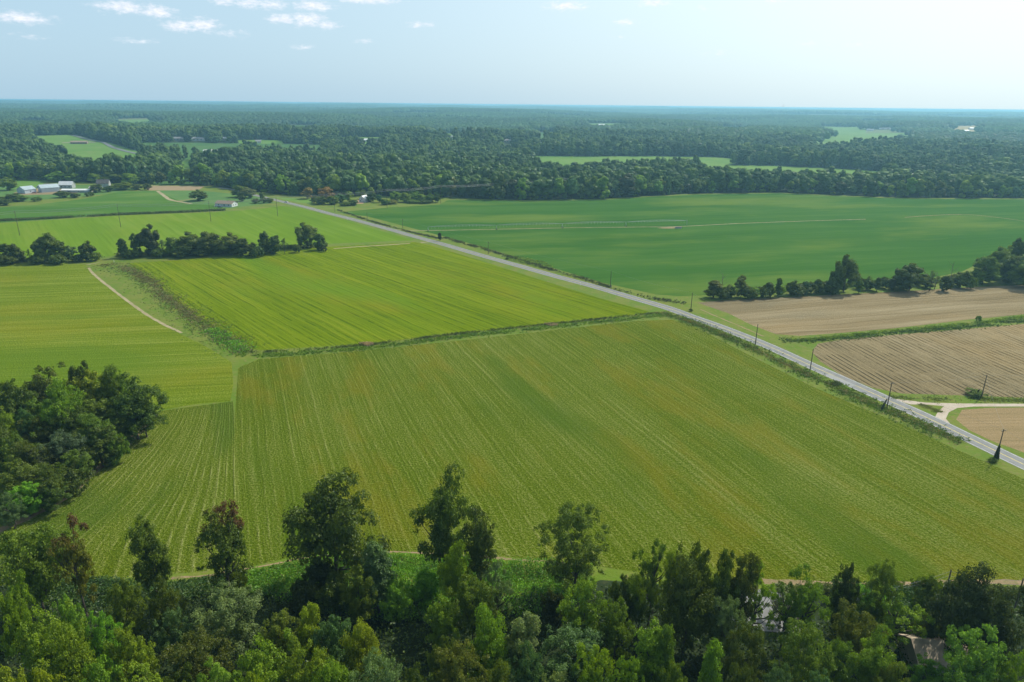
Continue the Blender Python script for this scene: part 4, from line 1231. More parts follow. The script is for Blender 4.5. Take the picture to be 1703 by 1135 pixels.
# far buildings
FARB = [
 (133, 243, 24, 7, 14, M_BROOF, M_BROOF, "wide brown roofed building on the hill meadow"),
 (330, 236, 20, 9, 14, M_WHITEWALL, M_GREYROOF, "large pale country house among the far trees"),
 (297, 236, 16, 9, 12, M_GREYWALL, M_GREYROOF, "grey roofed house next to the large pale country house"),
 (374, 234, 8, 8, 10, M_WHITEWALL, M_WROOF, "small white house beyond the large pale country house"),
 (352, 254, 24, 5, 12, M_WHITEWALL, M_WROOF, "long white shed at the dark far field"),
 (97, 212, 14, 8, 20, M_WHITEWALL, M_GREYROOF, "pale roofs above the hill meadow"),
 (1620, 197.5, 60, 11, 60, M_WHITEWALL, M_WROOF, "very long white warehouse on the pale field near the horizon"),
 (1536, 199, 26, 11, 60, M_WHITEWALL, M_WROOF, "row of white sheds beside the very long warehouse"),
 (1476, 216.5, 26, 8, 30, M_WHITEWALL, M_GREYROOF, "long pale roof beside the hazy green field"),
 (1622, 220, 20, 9, 30, M_WHITEWALL, M_WROOF, "bright white building among the hazy eastern woods"),
 (1606, 222, 8, 8, 20, M_WHITEWALL, M_WROOF, "small white shed beside the bright building in the hazy woods"),
 (1447, 218, 10, 8, 20, M_WHITEWALL, M_GREYROOF, "small grey shed near the long pale roof"),
 (1364, 195.5, 22, 10, 60, M_WHITEWALL, M_TANROOF, "tan warehouse near the horizon"),
 (1259, 197, 10, 10, 40, M_WHITEWALL, M_WROOF, "white hall near the horizon over the wood"),
 (1109, 194.5, 14, 10, 40, M_WHITEWALL, M_WROOF, "bright white hall near the horizon by the pale field"),
 (1480, 196, 12, 10, 40, M_WHITEWALL, M_WROOF, "white shed near the horizon beside the tan warehouse"),
 (246, 184, 6, 10, 30, M_WHITEWALL, M_WROOF, "tiny white hall near the horizon above the country house"),
 (845, 237, 16, 8, 18, M_WHITEWALL, M_GREYROOF, "grey house among the middle woods"),
 (900, 238, 8, 8, 14, M_WHITEWALL, M_WROOF, "white house glimpsed in the middle woods"),
 (1516, 296, 8, 7, 10, M_WHITEWALL, M_WROOF, "white cabin roof in the trees behind the narrow meadow"),
 (1557, 300, 8, 7, 10, M_WHITEWALL, M_WROOF, "second white cabin roof in the eastern woods"),
 (205, 213, 10, 8, 16, M_WHITEWALL, M_WROOF, "white farm shed in the small hazy clearing above the hill meadow"),
 (430, 241, 9, 8, 14, M_WHITEWALL, M_GREYROOF, "pale house in the small clearing past the dark far field"),
 (608, 237, 9, 8, 14, M_WHITEWALL, M_WROOF, "white house in the narrow clearing behind the grove woods"),
 (505, 219, 9, 9, 18, M_WHITEWALL, M_WROOF, "white shed far behind the country road"),
 (750, 231, 9, 8, 16, M_WHITEWALL, M_GREYROOF, "grey roofed house in the clearing under the wooded hill"),
 (1000, 212, 10, 9, 20, M_WHITEWALL, M_WROOF, "white shed in the hazy clearing of the middle woods"),
 (277, 223, 4, 11, 8, M_WHITEWALL, M_WROOF, "small white tower house in the far woods"),
]
for (px_, py_, w_, hh, dd, wm, rm, lab) in FARB:
    xy = at(px_, py_); dep = math.hypot(*xy)
    Lx = w_ * (xy[1] * cp + CAM_H * sp) / FOC
    house('far_building', xy[0], xy[1], -math.atan2(xy[0], xy[1]) * .6 + R_((px_ * 7) % 23 - 11), Lx, dd, hh * .62, hh * .38, wm, rm, lab, 'building',
          wins=tuple(('f', (k - 1) * Lx * .28, Lx * .1, hh * .2, hh * .25) for k in range(3)))
    az_ = math.atan2(xy[0], xy[1]); k_ = .17 if dep < 4000 else .12
    BUILD_CLEAR.append((az_, Lx * .62 / dep + .0004, dep * (1 - k_), dep + dd))
# mast on the horizon
xy = at(1301, 188)
mt = thing('radio_mast', (xy[0], xy[1], float(terr(*xy))), "thin radio mast standing on the horizon", 'mast')
MB().tube([(0, 0, 0), (0, 0, 95)], 1.6, 6).build('post', M_METAL, mt)

# ------------------------------------------------------------------ poles and wires
def vines(parent, h, r, n, seed, tint='vd'):
    rg = np.random.RandomState(seed)
    z = rg.rand(n) ** 1.3 * h
    rad = r * (1 - (z / h) ** 1.5 * .75) * (.6 + .5 * rg.rand(n))
    a = rg.rand(n) * 6.283
    C = np.stack([np.cos(a) * rad, np.sin(a) * rad, z], 1)
    N = np.stack([np.cos(a), np.sin(a), .5 * np.ones(n)], 1); N /= np.linalg.norm(N, axis=1)[:, None]
    V, F = leaf_quads(rg, C, N, .4, .7)
    me = mesh_np('vine', V, F, [M_LEAF]); setattr_f(me, 'tone', rg.rand(n) * .7, 'FACE')
    o = link('vine', me, parent); o.color = (*TINT[tint], 1)
    return o


def pole(px, py, h, label, line_dir, arms=1, arm_w=2.4, group=None, tr=False, lean=0.0, vine=None, light=False, xy=None):
    xy = at(px, py) if xy is None else xy
    o = thing('utility_pole', (xy[0], xy[1], 0), label, 'utility pole', R_(line_dir) - math.pi / 2, group)
    o.rotation_euler.y = lean
    MB().tube([(0, 0, -.5), (0, 0, h * .5), (0, 0, h)], [.21, .18, .13], 8).build('post', M_POLE, o)
    for k in range(arms):
        z = h - .5 - k * 1.5
        ca = MB().box(-arm_w / 2, arm_w / 2, -.19, -.07, z - .08, z + .08).build('crossarm', M_POLE, o)
        for x in (-arm_w * .46, -arm_w * .2, arm_w * .2, arm_w * .46) if arms == 1 and arm_w > 2 else (-arm_w * .46, arm_w * .46):
            MB().tube([(x, -.13, z + .08), (x, -.13, z + .2), (x, -.13, z + .34)], [.03, .08, .05], 6).build('insulator', M_CERAM, o)
    if tr:
        MB().tube([(.42, 0, h - 2.7), (.42, 0, h - 2.6), (.42, 0, h - 1.6), (.42, 0, h - 1.5)], [.22, .27, .27, .2], 10).build('transformer', M_CERAM, o)
    if light:
        arm = MB().tube([(0, 0, h - 2.5), (1.0, -.6, h - 2.1), (2.1, -1.2, h - 2.2)], .05, 5).build('light_arm', M_METAL, o)
        MB().box(1.9, 2.7, -1.4, -1.1, h - 2.3, h - 2.15).build('lamp_head', M_TRIM, arm)
    if vine: vines(o, *vine)
    return o, xy


def wire(label, pts, sag, rad=.035, name='overhead_wire', group=None):
    mb = MB()
    for a, b in zip(pts[:-1], pts[1:]):
        a = Vector(a); b = Vector(b); P = []
        for k in range(9):
            t = k / 8; p = a.lerp(b, t); p.z -= sag * 4 * t * (1 - t); P.append(p)
        mb.tube(P, rad, 4, False)
    return mb.build(name, M_WIRE, None, label=label, cat='wire', group=group)


ROADDIR = 112
P_ROAD = [
 (1850, 862, 10.5, "roadside pole beyond the picture edge past the ivy covered one", 1, None),
 (1656, 765, 11.2, "roadside pole with dark ivy climbing its lower half", 1, (5.2, .75, 900, 3)),
 (1475, 678, 10.5, "bare roadside pole opposite the gravel drive", 1, None),
 (1347, 617, 10.2, "bare roadside pole between the ditch and the ploughed rows", 0, None),
 (1256, 574, 10.6, "roadside pole across from the corner of the bare upper field", 0, None),
 (1149, 515, 9.8, "pole on the soybean side where the eastern hedge begins", 0, None),
 (1015, 478, 10.6, "pole at the corner of the soybean field, beside the dark verge", 0, None),
 (812, 423, 9.6, "pale pole with a crossarm at the yellowish soybean patch", 1, None),
 (670, 384, 10.6, "pole with a crossarm near the start of the irrigation track", 1, None),
 (611, 368, 8.5, "small roadside pole before the grove", 0, None),
]
rp = []
for (px_, py_, h_, lab, arms, vn) in P_ROAD:
    o, xy = pole(px_, py_, h_, lab, ROADDIR if px_ > 1100 else 126, arms=arms, arm_w=2.0, vine=vn)
    rp.append((xy[0], xy[1], h_))
wire("wire strung along the tops of the poles beside the road", rp, 1.0, .02)
o, sxy = pole(1632, 662, 10.0, "pole behind the gravel drive with a bush at its foot", 20, arms=0)
wire("service wire crossing the road to the pole by the gravel drive", [rp[2], (sxy[0], sxy[1], 9.8), (sxy[0] + 60, sxy[1] + 8, 9.8)], .8, .02)
wire("thin wire between the ivy covered pole and the drive pole", [rp[1], (sxy[0], sxy[1], 9.0)], .8, .02)


def stub(px, py, h, lean, lab):
    xy = at(px, py)
    o = thing('leaning_post', (xy[0], xy[1], 0), lab, 'post')
    o.rotation_euler = (0, lean, 0)
    MB().tube([(0, 0, -.3), (0, 0, h)], [.2, .16], 7).build('post', M_POLE, o)
    vines(o, h * .95, .45, 160, 9)


stub(1466, 681, 4.6, .30, "short leaning stub overgrown with creeper beside the bare roadside pole")
stub(1621, 660, 3.4, .35, "short dark slanting stub by the bush behind the gravel drive")
xy = at(1628, 661)
tree_at(xy + [-.5, 1.5], 2.6, 4.2, 'bush1', 'md', "round bush growing around the pole behind the gravel drive", 'bush', None, 'bush')
for (px_, py_, r__, h__, tn, lab) in ((1149, 518, 1.4, 1.5, 'dk', "dark weed bush at the foot of the pole where the hedge begins"), (1392, 640, 2.2, 1.6, 'dk', "dark weed bush between the ditch and the asphalt patch"),
                             (843, 432, 1.5, 1.3, 'vd', "small dark bush on the verge below the pale crossarm pole"), (1650, 768, 1.8, 1.5, 'md', "green bush beside the ivy covered pole")):
    tree_at(at(px_, py_), h__, r__, 'bush2', tn, lab, 'bush', None, 'bush')

# high-voltage line over the far left field
TR = [(33, 392, 21.0, "tall wooden line pole at the western end of the light green field"), (201, 378, 21, "second tall line pole above the gap in the hedge"),
      (351, 369, 20, "tall line pole in front of the bungalow lawn"), (462, 360, 20, "tall line pole near the road in the light green field"),
      (557, 353, 20, "tall line pole where the grove meets the road"), (644, 347, 21, "tall line pole at the edge of the grove"),
      (733, 339, 21, "tall line pole at the end of the grove on the soybean field")]
tp = []
for (px_, py_, h_, lab) in TR:
    o, xy = pole(px_, py_, h_, lab, 25, arms=2, arm_w=3.4)
    tp.append((xy[0], xy[1], h_))
ext = (tp[6][0] + 75, tp[6][1] + 52, 20); ext2 = (tp[6][0] + 165, tp[6][1] + 110, 21)
EXT = [tp[0]] + tp[1:] + [ext, ext2, (ext2[0] + 110, ext2[1] + 60, 20)]
EXT = [(2 * tp[0][0] - tp[1][0], 2 * tp[0][1] - tp[1][1], 21)] + EXT
for k, (dx, dz, lab) in enumerate(((-1.5, -.2, "upper outer wire of the high line over the grove"), (1.5, -.2, "upper inner wire of the high line over the grove"), (-1.5, -1.7, "lower outer wire of the high line over the grove"), (1.5, -1.7, "lower inner wire of the high line over the grove"))):
    wire(lab, [(x - dx * .42, y + dx * .9, z + dz) for x, y, z in EXT], 1.5, .05)
# poles among the near trees
n1 = at(1428, 983, 10.8); n2 = at(1582, 948, 10.5); n3 = at(1702, 963, 10.0)
pole(0, 0, 10.8, "pole with a pale transformer among the wild trees by the overhead wires", 8, arms=1, tr=True, xy=n1)
pole(0, 0, 10.5, "pole with a pale street light at the field edge beside the huge dark tree", 8, arms=0, light=True, xy=n2)
pole(0, 0, 10.0, "pole at the picture edge on the pale headland track", 8, arms=0, xy=n3)
for dx, dz, lab in ((-.6, -.4, "upper wire from the transformer pole to the street light pole"), (.6, -1.6, "lower wire from the transformer pole to the street light pole")):
    wire(lab, [(n1[0] + dx * .3, n1[1] + dx, 10.8 + dz), (n2[0], n2[1], 10.5 + dz), (n3[0], n3[1], 10 + dz), (n3[0] + 40, n3[1] + 6, 10 + dz)], .7, .03)
for px_, py_, h_, lab in ((190, 438, 2.2, "short white post at the corner of the hedge gap"), (965, 475, 1.8, "short grey marker post on the field side of the road"), (578, 366, 2.4, "thin sign post at the far road edge")):
    xy = at(px_, py_)
    o = thing('marker_post', (xy[0], xy[1], 0), lab, 'post')
    MB().tube([(0, 0, -.2), (0, 0, h_)], .09, 6).build('post', M_TRIM, o); MB().box(-.16, .16, -.1, .1, h_, h_ + .12).build('cap', M_TRIM, o)

# ------------------------------------------------------------------ irrigation pivot in the soybean field
pc = at(1142, 374); pe = at(712, 385)
dv_ = pe - pc; LEN = np.linalg.norm(dv_); ang = math.atan2(dv_[1], dv_[0])
pv = thing('irrigation_pivot', (pc[0], pc[1], 0), "long centre pivot irrigation boom standing across the soybean field", 'irrigation boom', ang)
MB().tube([(0, 0, 0), (0, 0, 4.6)], .25, 8).build('pivot_post', M_METAL, pv)
NS = 4; sp_l = LEN / NS
for k in range(NS):
    x0, x1 = k * sp_l, (k + 1) * sp_l; m = MB(); n = 10
    top = [(x0 + (x1 - x0) * i / n, 0, 4.0 + 1.2 * math.sin(math.pi * i / n)) for i in range(n + 1)]
    m.tube(top, .13, 6, False)
    for s in (-1, 1):
        low_ = [(x, s * .9 * math.sin(math.pi * i / n), z - 1.1 * math.sin(math.pi * i / n)) for i, (x, _, z) in enumerate(top)]
        m.tube(low_, .05, 4, False)
        for i in range(1, n): m.tube([top[i], low_[i]], .04, 4, False)
    sp_o = m.build('span', M_METAL, pv)
    for i in range(1, 2 * n):
        x = x0 + (x1 - x0) * i / (2 * n); z = 4.0 + 1.2 * math.sin(math.pi * i / (2 * n))
        MB().tube([(x, 0, z), (x, .15, z - 2.4)], .035, 4, False).build('drop_hose', M_METAL, sp_o)
    tw = MB()
    for a_, b_ in (((0, -2.0, .6), (0, 0, 4.0)), ((0, 2.0, .6), (0, 0, 4.0)), ((0, -2.2, .6), (0, 2.2, .6)), ((0, -1, 2.3), (0, 1, 2.3))):
        tw.tube([(x1 + a_[0], a_[1], a_[2]), (x1 + b_[0], b_[1], b_[2])], .09, 5)
    to = tw.build('wheel_tower', M_METAL, pv)
    for yy in (-2.0, 2.0):
        MB().tube([(x1 - .18, yy, .62), (x1 + .18, yy, .62)], .62, 12).build('wheel', M_DROOF, to)
xy = at(1128, 380)
o = thing('pump_box', (xy[0], xy[1], 0), "low dark pump box on the pale pad of the irrigation boom", 'pump', R_(10))
MB().box(-3, 3, -1.1, 1.1, 0, 1.2).build('case', M_GREYWALL, o); MB().box(-3.1, 3.1, -1.2, 1.2, 1.2, 1.35).build('lid', M_DROOF, o)


# ------------------------------------------------------------------ vehicles
def car(px, py, yaw, col, label, name='parked_car', cat='car', L_=4.6):
    xy = at(px, py); k = L_ / 4.6
    o = thing(name, (xy[0], xy[1], .06), label, cat, R_(yaw)); o.scale = (k, k, k)
    pm = plain(name + "_paint", col, .3, .03)
    b = MB()
    prof = [(-2.3, .35), (2.3, .35), (2.28, .75), (1.3, .92), (-1.6, .95), (-2.28, .85)]
    V = [(x, s * .88, z) for s in (-1, 1) for x, z in prof]; n = len(prof)
    b.add(V, [tuple(range(n)), tuple(range(n, 2 * n))[::-1]] + [(i, n + i, n + (i + 1) % n, (i + 1) % n) for i in range(n)])
    b.build('body', pm, o)
    c = MB(); p2 = [(-1.7, .95), (1.0, .92), (.35, 1.42), (-1.2, 1.45)]
    V = [(x, s * (.8 if z < 1 else .66), z) for s in (-1, 1) for x, z in p2]
    c.add(V, [tuple(range(4)), tuple(range(4, 8))[::-1]] + [(i, 4 + i, 4 + (i + 1) % 4, (i + 1) % 4) for i in range(4)])
    cb = c.build('window', M_GLASS, o)
    MB().box(-1.18, .33, -.64, .64, 1.44, 1.49).build('roof', pm, o)
    for x in (-1.4, 1.4):
        for s in (-1, 1): MB().tube([(x, s * .72, .34), (x, s * .93, .34)], .34, 12).build('wheel', M_DROOF, o)
    return o


car(476, 337.2, 160, (.75, .75, .75), "white car driving on the far stretch of road", 'white_car')
car(366, 345.5, 0, (.06, .08, .12), "dark blue car parked before the bungalow", 'dark_car')
car(360, 344, 40, (.5, .5, .52), "silver car parked beside the dark one at the bungalow", 'silver_car')
car(66, 312.5, 10, (.7, .7, .7), "white truck parked behind the barns", 'white_truck', 'truck', 7.5)
car(105, 320, 15, (.04, .04, .05), "black pickup parked between large barn and bushes", 'black_pickup', 'pickup', 6.5)
car(116, 320.5, -10, (.12, .05, .04), "dark red car parked beside the black pickup", 'red_car', 'car', 5)
car(57, 322, 30, (.35, .08, .05), "red tractor sized vehicle at the small barn", 'red_truck', 'truck', 5.5)

# ------------------------------------------------------------------ weeds, vines and undergrowth (nobody could count them)
def cover(name, X, Y, Z, tint, size, seed, per=4, spread=.5, hgt=.6, label=None, cat=None, upright=.8):
    rg = np.random.RandomState(seed); n = len(X)
    C = np.repeat(np.stack([X, Y, Z], 1), per, 0)
    C = C + rg.normal(size=C.shape) * np.array([spread, spread, 0]) + np.stack([0 * C[:, 0], 0 * C[:, 0], rg.rand(len(C)) * np.repeat(hgt * np.ones(n) if np.isscalar(hgt) else hgt, per)], 1)
    N = rnd_dirs(rg, len(C)) + np.array([0, 0, upright]); N /= np.linalg.norm(N, axis=1)[:, None]
    V, F = leaf_quads(rg, C, N, size, .65)
    me = mesh_np(name, V, F, [M_LEAF])
    t = vnoise(C[:, 0], C[:, 1], 3.0) * .6 + rg.rand(len(C)) * .4
    setattr_f(me, 'tone', t, 'FACE')
    o = link(name, me, None, 'stuff', label, cat); o.color = (*(TINT[tint] if isinstance(tint, str) else tint), 1)
    return o


def along(pts, n, width, seed, clump=7.0, thr=.35, off=0.0):
    L = smooth_line(poly(pts), 2); rg = np.random.RandomState(seed)
    i = rg.randint(0, len(L) - 1, n); d = np.gradient(L, axis=0); d /= np.linalg.norm(d, axis=1)[:, None]
    nr = np.stack([-d[:, 1], d[:, 0]], 1)
    p = L[i] + (L[i + 1] - L[i]) * rg.rand(n)[:, None] + nr[i] * (off + width * .5 * rg.normal(size=n) * .6)[:, None]
    k = vnoise(p[:, 0] + seed * 13, p[:, 1], clump) > thr * rg.rand(n) * 1.6
    return p[k, 0], p[k, 1]


D1 = [(172, 440), (205, 447), (240, 462), (270, 490), (310, 520), (350, 548), (392, 574), (412, 584)]
D2 = [(412, 584), (440, 586), (600, 575), (760, 556), (905, 541), (1000, 531), (1095, 521)]
D3 = [(1098, 521), (1130, 530), (1180, 548), (1255, 582), (1350, 627), (1400, 649), (1440, 668), (1500, 693), (1550, 716), (1600, 738)]
cv = lambda nm, pts, n, wd, hgt, tint, size, seed, lab, cat, clump=7., thr=.35, off=0., z=.05: cover(nm, *(lambda q: (q[0], q[1], np.full(len(q[0]), z)))(along(pts, n, wd, seed, clump, thr, off)), tint, size, seed, 4, .35, hgt, lab, cat)
cv('ditch_weeds', D1, 3000, 10, .6, (.17, .15, .06), .6, 71, "brownish dry weeds filling the wide ditch beside the dirt track", 'weeds', 9, .5)
cv('ditch_grass', D1, 3400, 19, .25, (.09, .15, .02), .5, 72, "green grass on the banks of the wide ditch", 'grass')
cv('ditch_vines', D1[5:], 1300, 9, .5, 'vb', .7, 73, "bright green vines in the lower end of the wide ditch", 'vines', 6, .5)
cv('ditch_hedge', D2, 2600, 2.2, .7, (.09, .12, .02), .55, 74, "dark weeds in the narrow ditch dividing the two green fields", 'weeds', 12, .55)
cv('ditch_bank_grass', D2, 3000, 6, .3, (.11, .20, .01), .6, 75, "light grass below the narrow ditch between the green fields", 'grass', 9, .4, -4.5)
cv('roadside_brush', D3, 1900, 3.0, .5, (.11, .16, .02), .36, 76, "dark brush in the ditch along the road beside the near field", 'brush', 8, .7)
cv('roadside_grass', D3, 4500, 9, .3, (.085, .15, .015), .5, 77, "green grass in the ditch along the road", 'grass')
cv('roadside_dry_weeds', D3, 1800, 4.5, .7, (.22, .18, .07), .40, 78, "dry brown weeds in the ditch along the road", 'weeds', 6, .7)
cv('strip_weeds', [(1300, 562), (1340, 566), (1400, 560), (1500, 550), (1600, 541), (1703, 528), (1800, 517)], 2600, 3.6, .7, (.15, .24, .02), .55, 79, "bright green weeds on the strip between the bare fields", 'weeds', 5, .4)
cv('strip_grass', [(1300, 568), (1400, 563), (1500, 553), (1600, 545), (1703, 534), (1800, 522)], 2600, 6, .3, (.07, .12, .025), .6, 80, "short grass beside the weeds between the bare fields", 'grass')
cv('verge_brush', [(735, 396), (800, 415), (860, 433), (900, 446), (960, 463), (1020, 482), (1090, 499), (1140, 506)], 2600, 5, .8, (.06, .075, .028), .7, 81, "brown and green brush on the soybean side of the road", 'brush', 9, .55, 2)
cv('verge_brush_far', [(560, 350), (611, 367), (670, 384), (735, 399)], 1000, 4, .8, (.055, .07, .026), .8, 82, "brush on the far soybean side of the road", 'brush', 9, .5, 1)
cv('corn_strip', [(-60, 371), (0, 368), (100, 363), (200, 357.5), (290, 354), (375, 350)], 4200, 7, 1.7, (.085, .13, .03), .9, 83, "narrow strip of tall crop between the light field and the striped one", 'crop', 14, .2)
cv('hedge_foot_scrub', [(-30, 436), (60, 434), (150, 430), (165, 432)], 1600, 6, 2.0, 'dk', .8, 84, "scrub under the first hedge trees", 'scrub')
cv('hedge_foot_scrub', [(195, 426), (300, 424), (420, 417), (545, 410)], 4200, 7, 2.6, 'dk', .8, 85, "scrub under the long thick hedge", 'scrub')
cv('hedge_foot_scrub', [(1178, 490), (1300, 484), (1413, 476), (1500, 472), (1600, 466), (1703, 456), (1780, 448)], 5000, 8, 2.8, 'dk', .8, 86, "scrub under the eastern hedge", 'scrub')
cv('drive_weeds', [(1530, 673), (1555, 682), (1560, 686)], 450, 3, .2, (.15, .17, .04), .32, 87, "weeds on the little triangle between road and gravel drive", 'weeds', 3, .3)
cv('far_verge', [(1480, 660), (1560, 665), (1630, 664), (1703, 667), (1800, 669)], 1400, 5, .2, (.13, .17, .03), .4, 88, "grass strip between gravel drive and ploughed rows", 'grass')
cv('clump_edge_brush', [(258, 688), (235, 708), (195, 745), (150, 783), (100, 820), (40, 850)], 2600, 5, 1.5, 'md', .6, 89, "leafy brush along the field side of the tree clump", 'brush', 5, .3, -2.5)


def area(name, pts, n, tint, size, seed, hgt, lab, cat, per=3, px=True, cl=6.):
    P = poly(pts) if px else np.array(pts, float); rg = np.random.RandomState(seed)
    lo, hi = P.min(0), P.max(0); q = lo + rg.rand(n * 3, 2) * (hi - lo)
    q = q[inside(P, q[:, 0], q[:, 1])][:n]
    h = hgt * (.25 + 1.3 * vnoise(q[:, 0], q[:, 1], cl) ** 1.5)
    cover(name, q[:, 0], q[:, 1], h * .35 + .1, tint, size, seed, per, .3, h, lab, cat, .9)


area('vine_cover', [(415, 950), (520, 932), (640, 925), (760, 928), (870, 938), (985, 950), (980, 1000), (900, 1030), (640, 1040), (480, 1010), (400, 985)], 15000, (.105, .25, .012), .42, 91, 1.6, "bright green creeping vines on the ground between the field and the wood", 'vines')
area('grass_bank', [(40, 1000), (60, 945), (140, 962), (230, 966), (290, 968), (400, 952), (420, 990), (300, 1000), (160, 1010)], 5000, (.05, .11, .02), .4, 92, .7, "grass and weeds on the bank in front of the field", 'grass')
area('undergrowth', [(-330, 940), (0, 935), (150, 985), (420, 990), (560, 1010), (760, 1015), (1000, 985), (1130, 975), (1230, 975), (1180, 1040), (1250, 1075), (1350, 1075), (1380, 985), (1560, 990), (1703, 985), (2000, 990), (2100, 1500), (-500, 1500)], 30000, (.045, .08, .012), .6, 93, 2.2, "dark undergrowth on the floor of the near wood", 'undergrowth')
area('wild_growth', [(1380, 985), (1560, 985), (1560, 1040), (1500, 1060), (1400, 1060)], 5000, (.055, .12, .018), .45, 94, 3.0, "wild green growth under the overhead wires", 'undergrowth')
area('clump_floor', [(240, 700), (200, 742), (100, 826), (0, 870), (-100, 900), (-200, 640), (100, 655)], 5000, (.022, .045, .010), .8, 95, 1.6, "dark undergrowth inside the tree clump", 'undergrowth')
area('field_margin_scrub', [(1290, 975), (1400, 976), (1580, 976), (1703, 978), (1703, 992), (1560, 992), (1400, 990), (1300, 990)], 2600, (.10, .13, .03), .45, 96, .8, "light scrub between the headland track and the wild trees", 'scrub')
area('soy_yellow_weeds', [(835, 424), (870, 428), (905, 436), (920, 445), (890, 444), (850, 434)], 700, (.16, .25, .03), .8, 97, .4, "yellowish weed patch in the soybeans by the road", 'weeds')
area('spoil_heap', [(598, 573), (612, 571), (622, 574), (612, 577)], 350, (.34, .25, .15), .6, 98, .5, "sandy heap of dug earth on the narrow ditch", 'heap')
area('spoil_heap', [(905, 540), (920, 538), (928, 541), (915, 543)], 350, (.34, .26, .17), .6, 99, .5, "second sandy heap on the ditch nearer the road", 'heap')

# ------------------------------------------------------------------ the far wood: one mass of trees
def scatter(name, pts, rotz, scl, idx, sources, label, tilt=None):
    V = np.asarray(pts, np.float32)
    me = bpy.data.meshes.new(name); me.vertices.add(len(V)); me.vertices.foreach_set('co', V.ravel())
    a = me.attributes.new('rot', 'FLOAT_VECTOR', 'POINT')
    rv = np.zeros((len(V), 3), np.float32); rv[:, 2] = rotz
    a.data.foreach_set('vector', rv.ravel())
    a = me.attributes.new('scl', 'FLOAT_VECTOR', 'POINT'); a.data.foreach_set('vector', np.asarray(scl, np.float32).ravel())
    a = me.attributes.new('pick', 'INT', 'POINT'); a.data.foreach_set('value', np.asarray(idx, np.int32))
    me.update()
    o = link(name, me, None, 'stuff', label, 'wood')
    c = bpy.data.collections.new(name + "_sources")
    for s in sources: c.objects.link(s)
    ng = bpy.data.node_groups.new(name, 'GeometryNodeTree')
    ng.interface.new_socket('Geometry', in_out='INPUT', socket_type='NodeSocketGeometry')
    ng.interface.new_socket('Geometry', in_out='OUTPUT', socket_type='NodeSocketGeometry')
    N = ng.nodes; gi = N.new('NodeGroupInput'); go = N.new('NodeGroupOutput')
    ip = N.new('GeometryNodeInstanceOnPoints'); ci = N.new('GeometryNodeCollectionInfo')
    ci.inputs['Collection'].default_value = c; ci.inputs['Separate Children'].default_value = True; ci.inputs['Reset Children'].default_value = True
    ip.inputs['Pick Instance'].default_value = True
    def na(nm, ty):
        x = N.new('GeometryNodeInputNamedAttribute'); x.data_type = ty; x.inputs['Name'].default_value = nm
        return [q for q in x.outputs if q.enabled][0]
    ng.links.new(gi.outputs[0], ip.inputs['Points']); ng.links.new(ci.outputs[0], ip.inputs['Instance'])
    ng.links.new(na('pick', 'INT'), ip.inputs['Instance Index'])
    e = N.new('FunctionNodeEulerToRotation'); ng.links.new(na('rot', 'FLOAT_VECTOR'), e.inputs[0]); ng.links.new(e.outputs[0], ip.inputs['Rotation'])
    ng.links.new(na('scl', 'FLOAT_VECTOR'), ip.inputs['Scale'])
    ng.links.new(ip.outputs[0], go.inputs[0])
    md = o.modifiers.new('scatter', 'NODES'); md.node_group = ng
    return o


def src_tree(k, seed, shape, H=26, R=9.2, n=900):
    rg = np.random.RandomState(seed)
    P, rc, L, N, tone = crown_points(rg, H, R, .0, 22, n, shape, (.30, .46), .18, .3)
    tone = .5 + (tone - .5) * .6
    V, F = leaf_quads(rg, L, N, 1.2, .8)
    LV, LF = lumps(rg, P, rc * 1.02, .85)
    lt_ = np.repeat(.35 + .3 * rg.rand(len(P)), len(ICO_F)) + .12 * (rg.rand(len(LF)) - .5)
    me = mesh_np("wood_tree", np.vstack([V, LV]), [F, LF + len(V)], [M_WOOD]); setattr_f(me, 'tone', np.concatenate([tone, lt_]), 'FACE')
    return bpy.data.objects.new("wood_tree_%02d" % k, me)


src = [src_tree(k, 141 + k, ['dome', 'round', 'vase', 'dome', 'cone', 'round', 'dome', 'vase'][k]) for k in range(8)]
AZ = R_(41)


def free(X, Y, far=False):
    ok = np.ones(len(X), bool)
    for P in OPEN: ok &= ~inside(P, X, Y)
    ok &= ~inside(FARM_POLY, X, Y)
    azs = np.arctan2(X, Y); d = np.hypot(X, Y)
    for a0, da, d0, d1 in BUILD_CLEAR: ok &= ~((np.abs(azs - a0) < da) & (d > d0) & (d < d1))
    return ok


rgw = np.random.RandomState(77)
sp0 = 12.0
gx, gy = np.meshgrid(np.arange(-2100, 2100, sp0), np.arange(560, 2350, sp0))
X = (gx + rgw.uniform(-.46, .46, gx.shape) * sp0).ravel(); Y = (gy + rgw.uniform(-.46, .46, gy.shape) * sp0).ravel()
k = (np.abs(np.arctan2(X, Y)) < AZ) & (np.hypot(X, Y) < 2300); X, Y = X[k], Y[k]
k = free(X, Y); X, Y = X[k], Y[k]
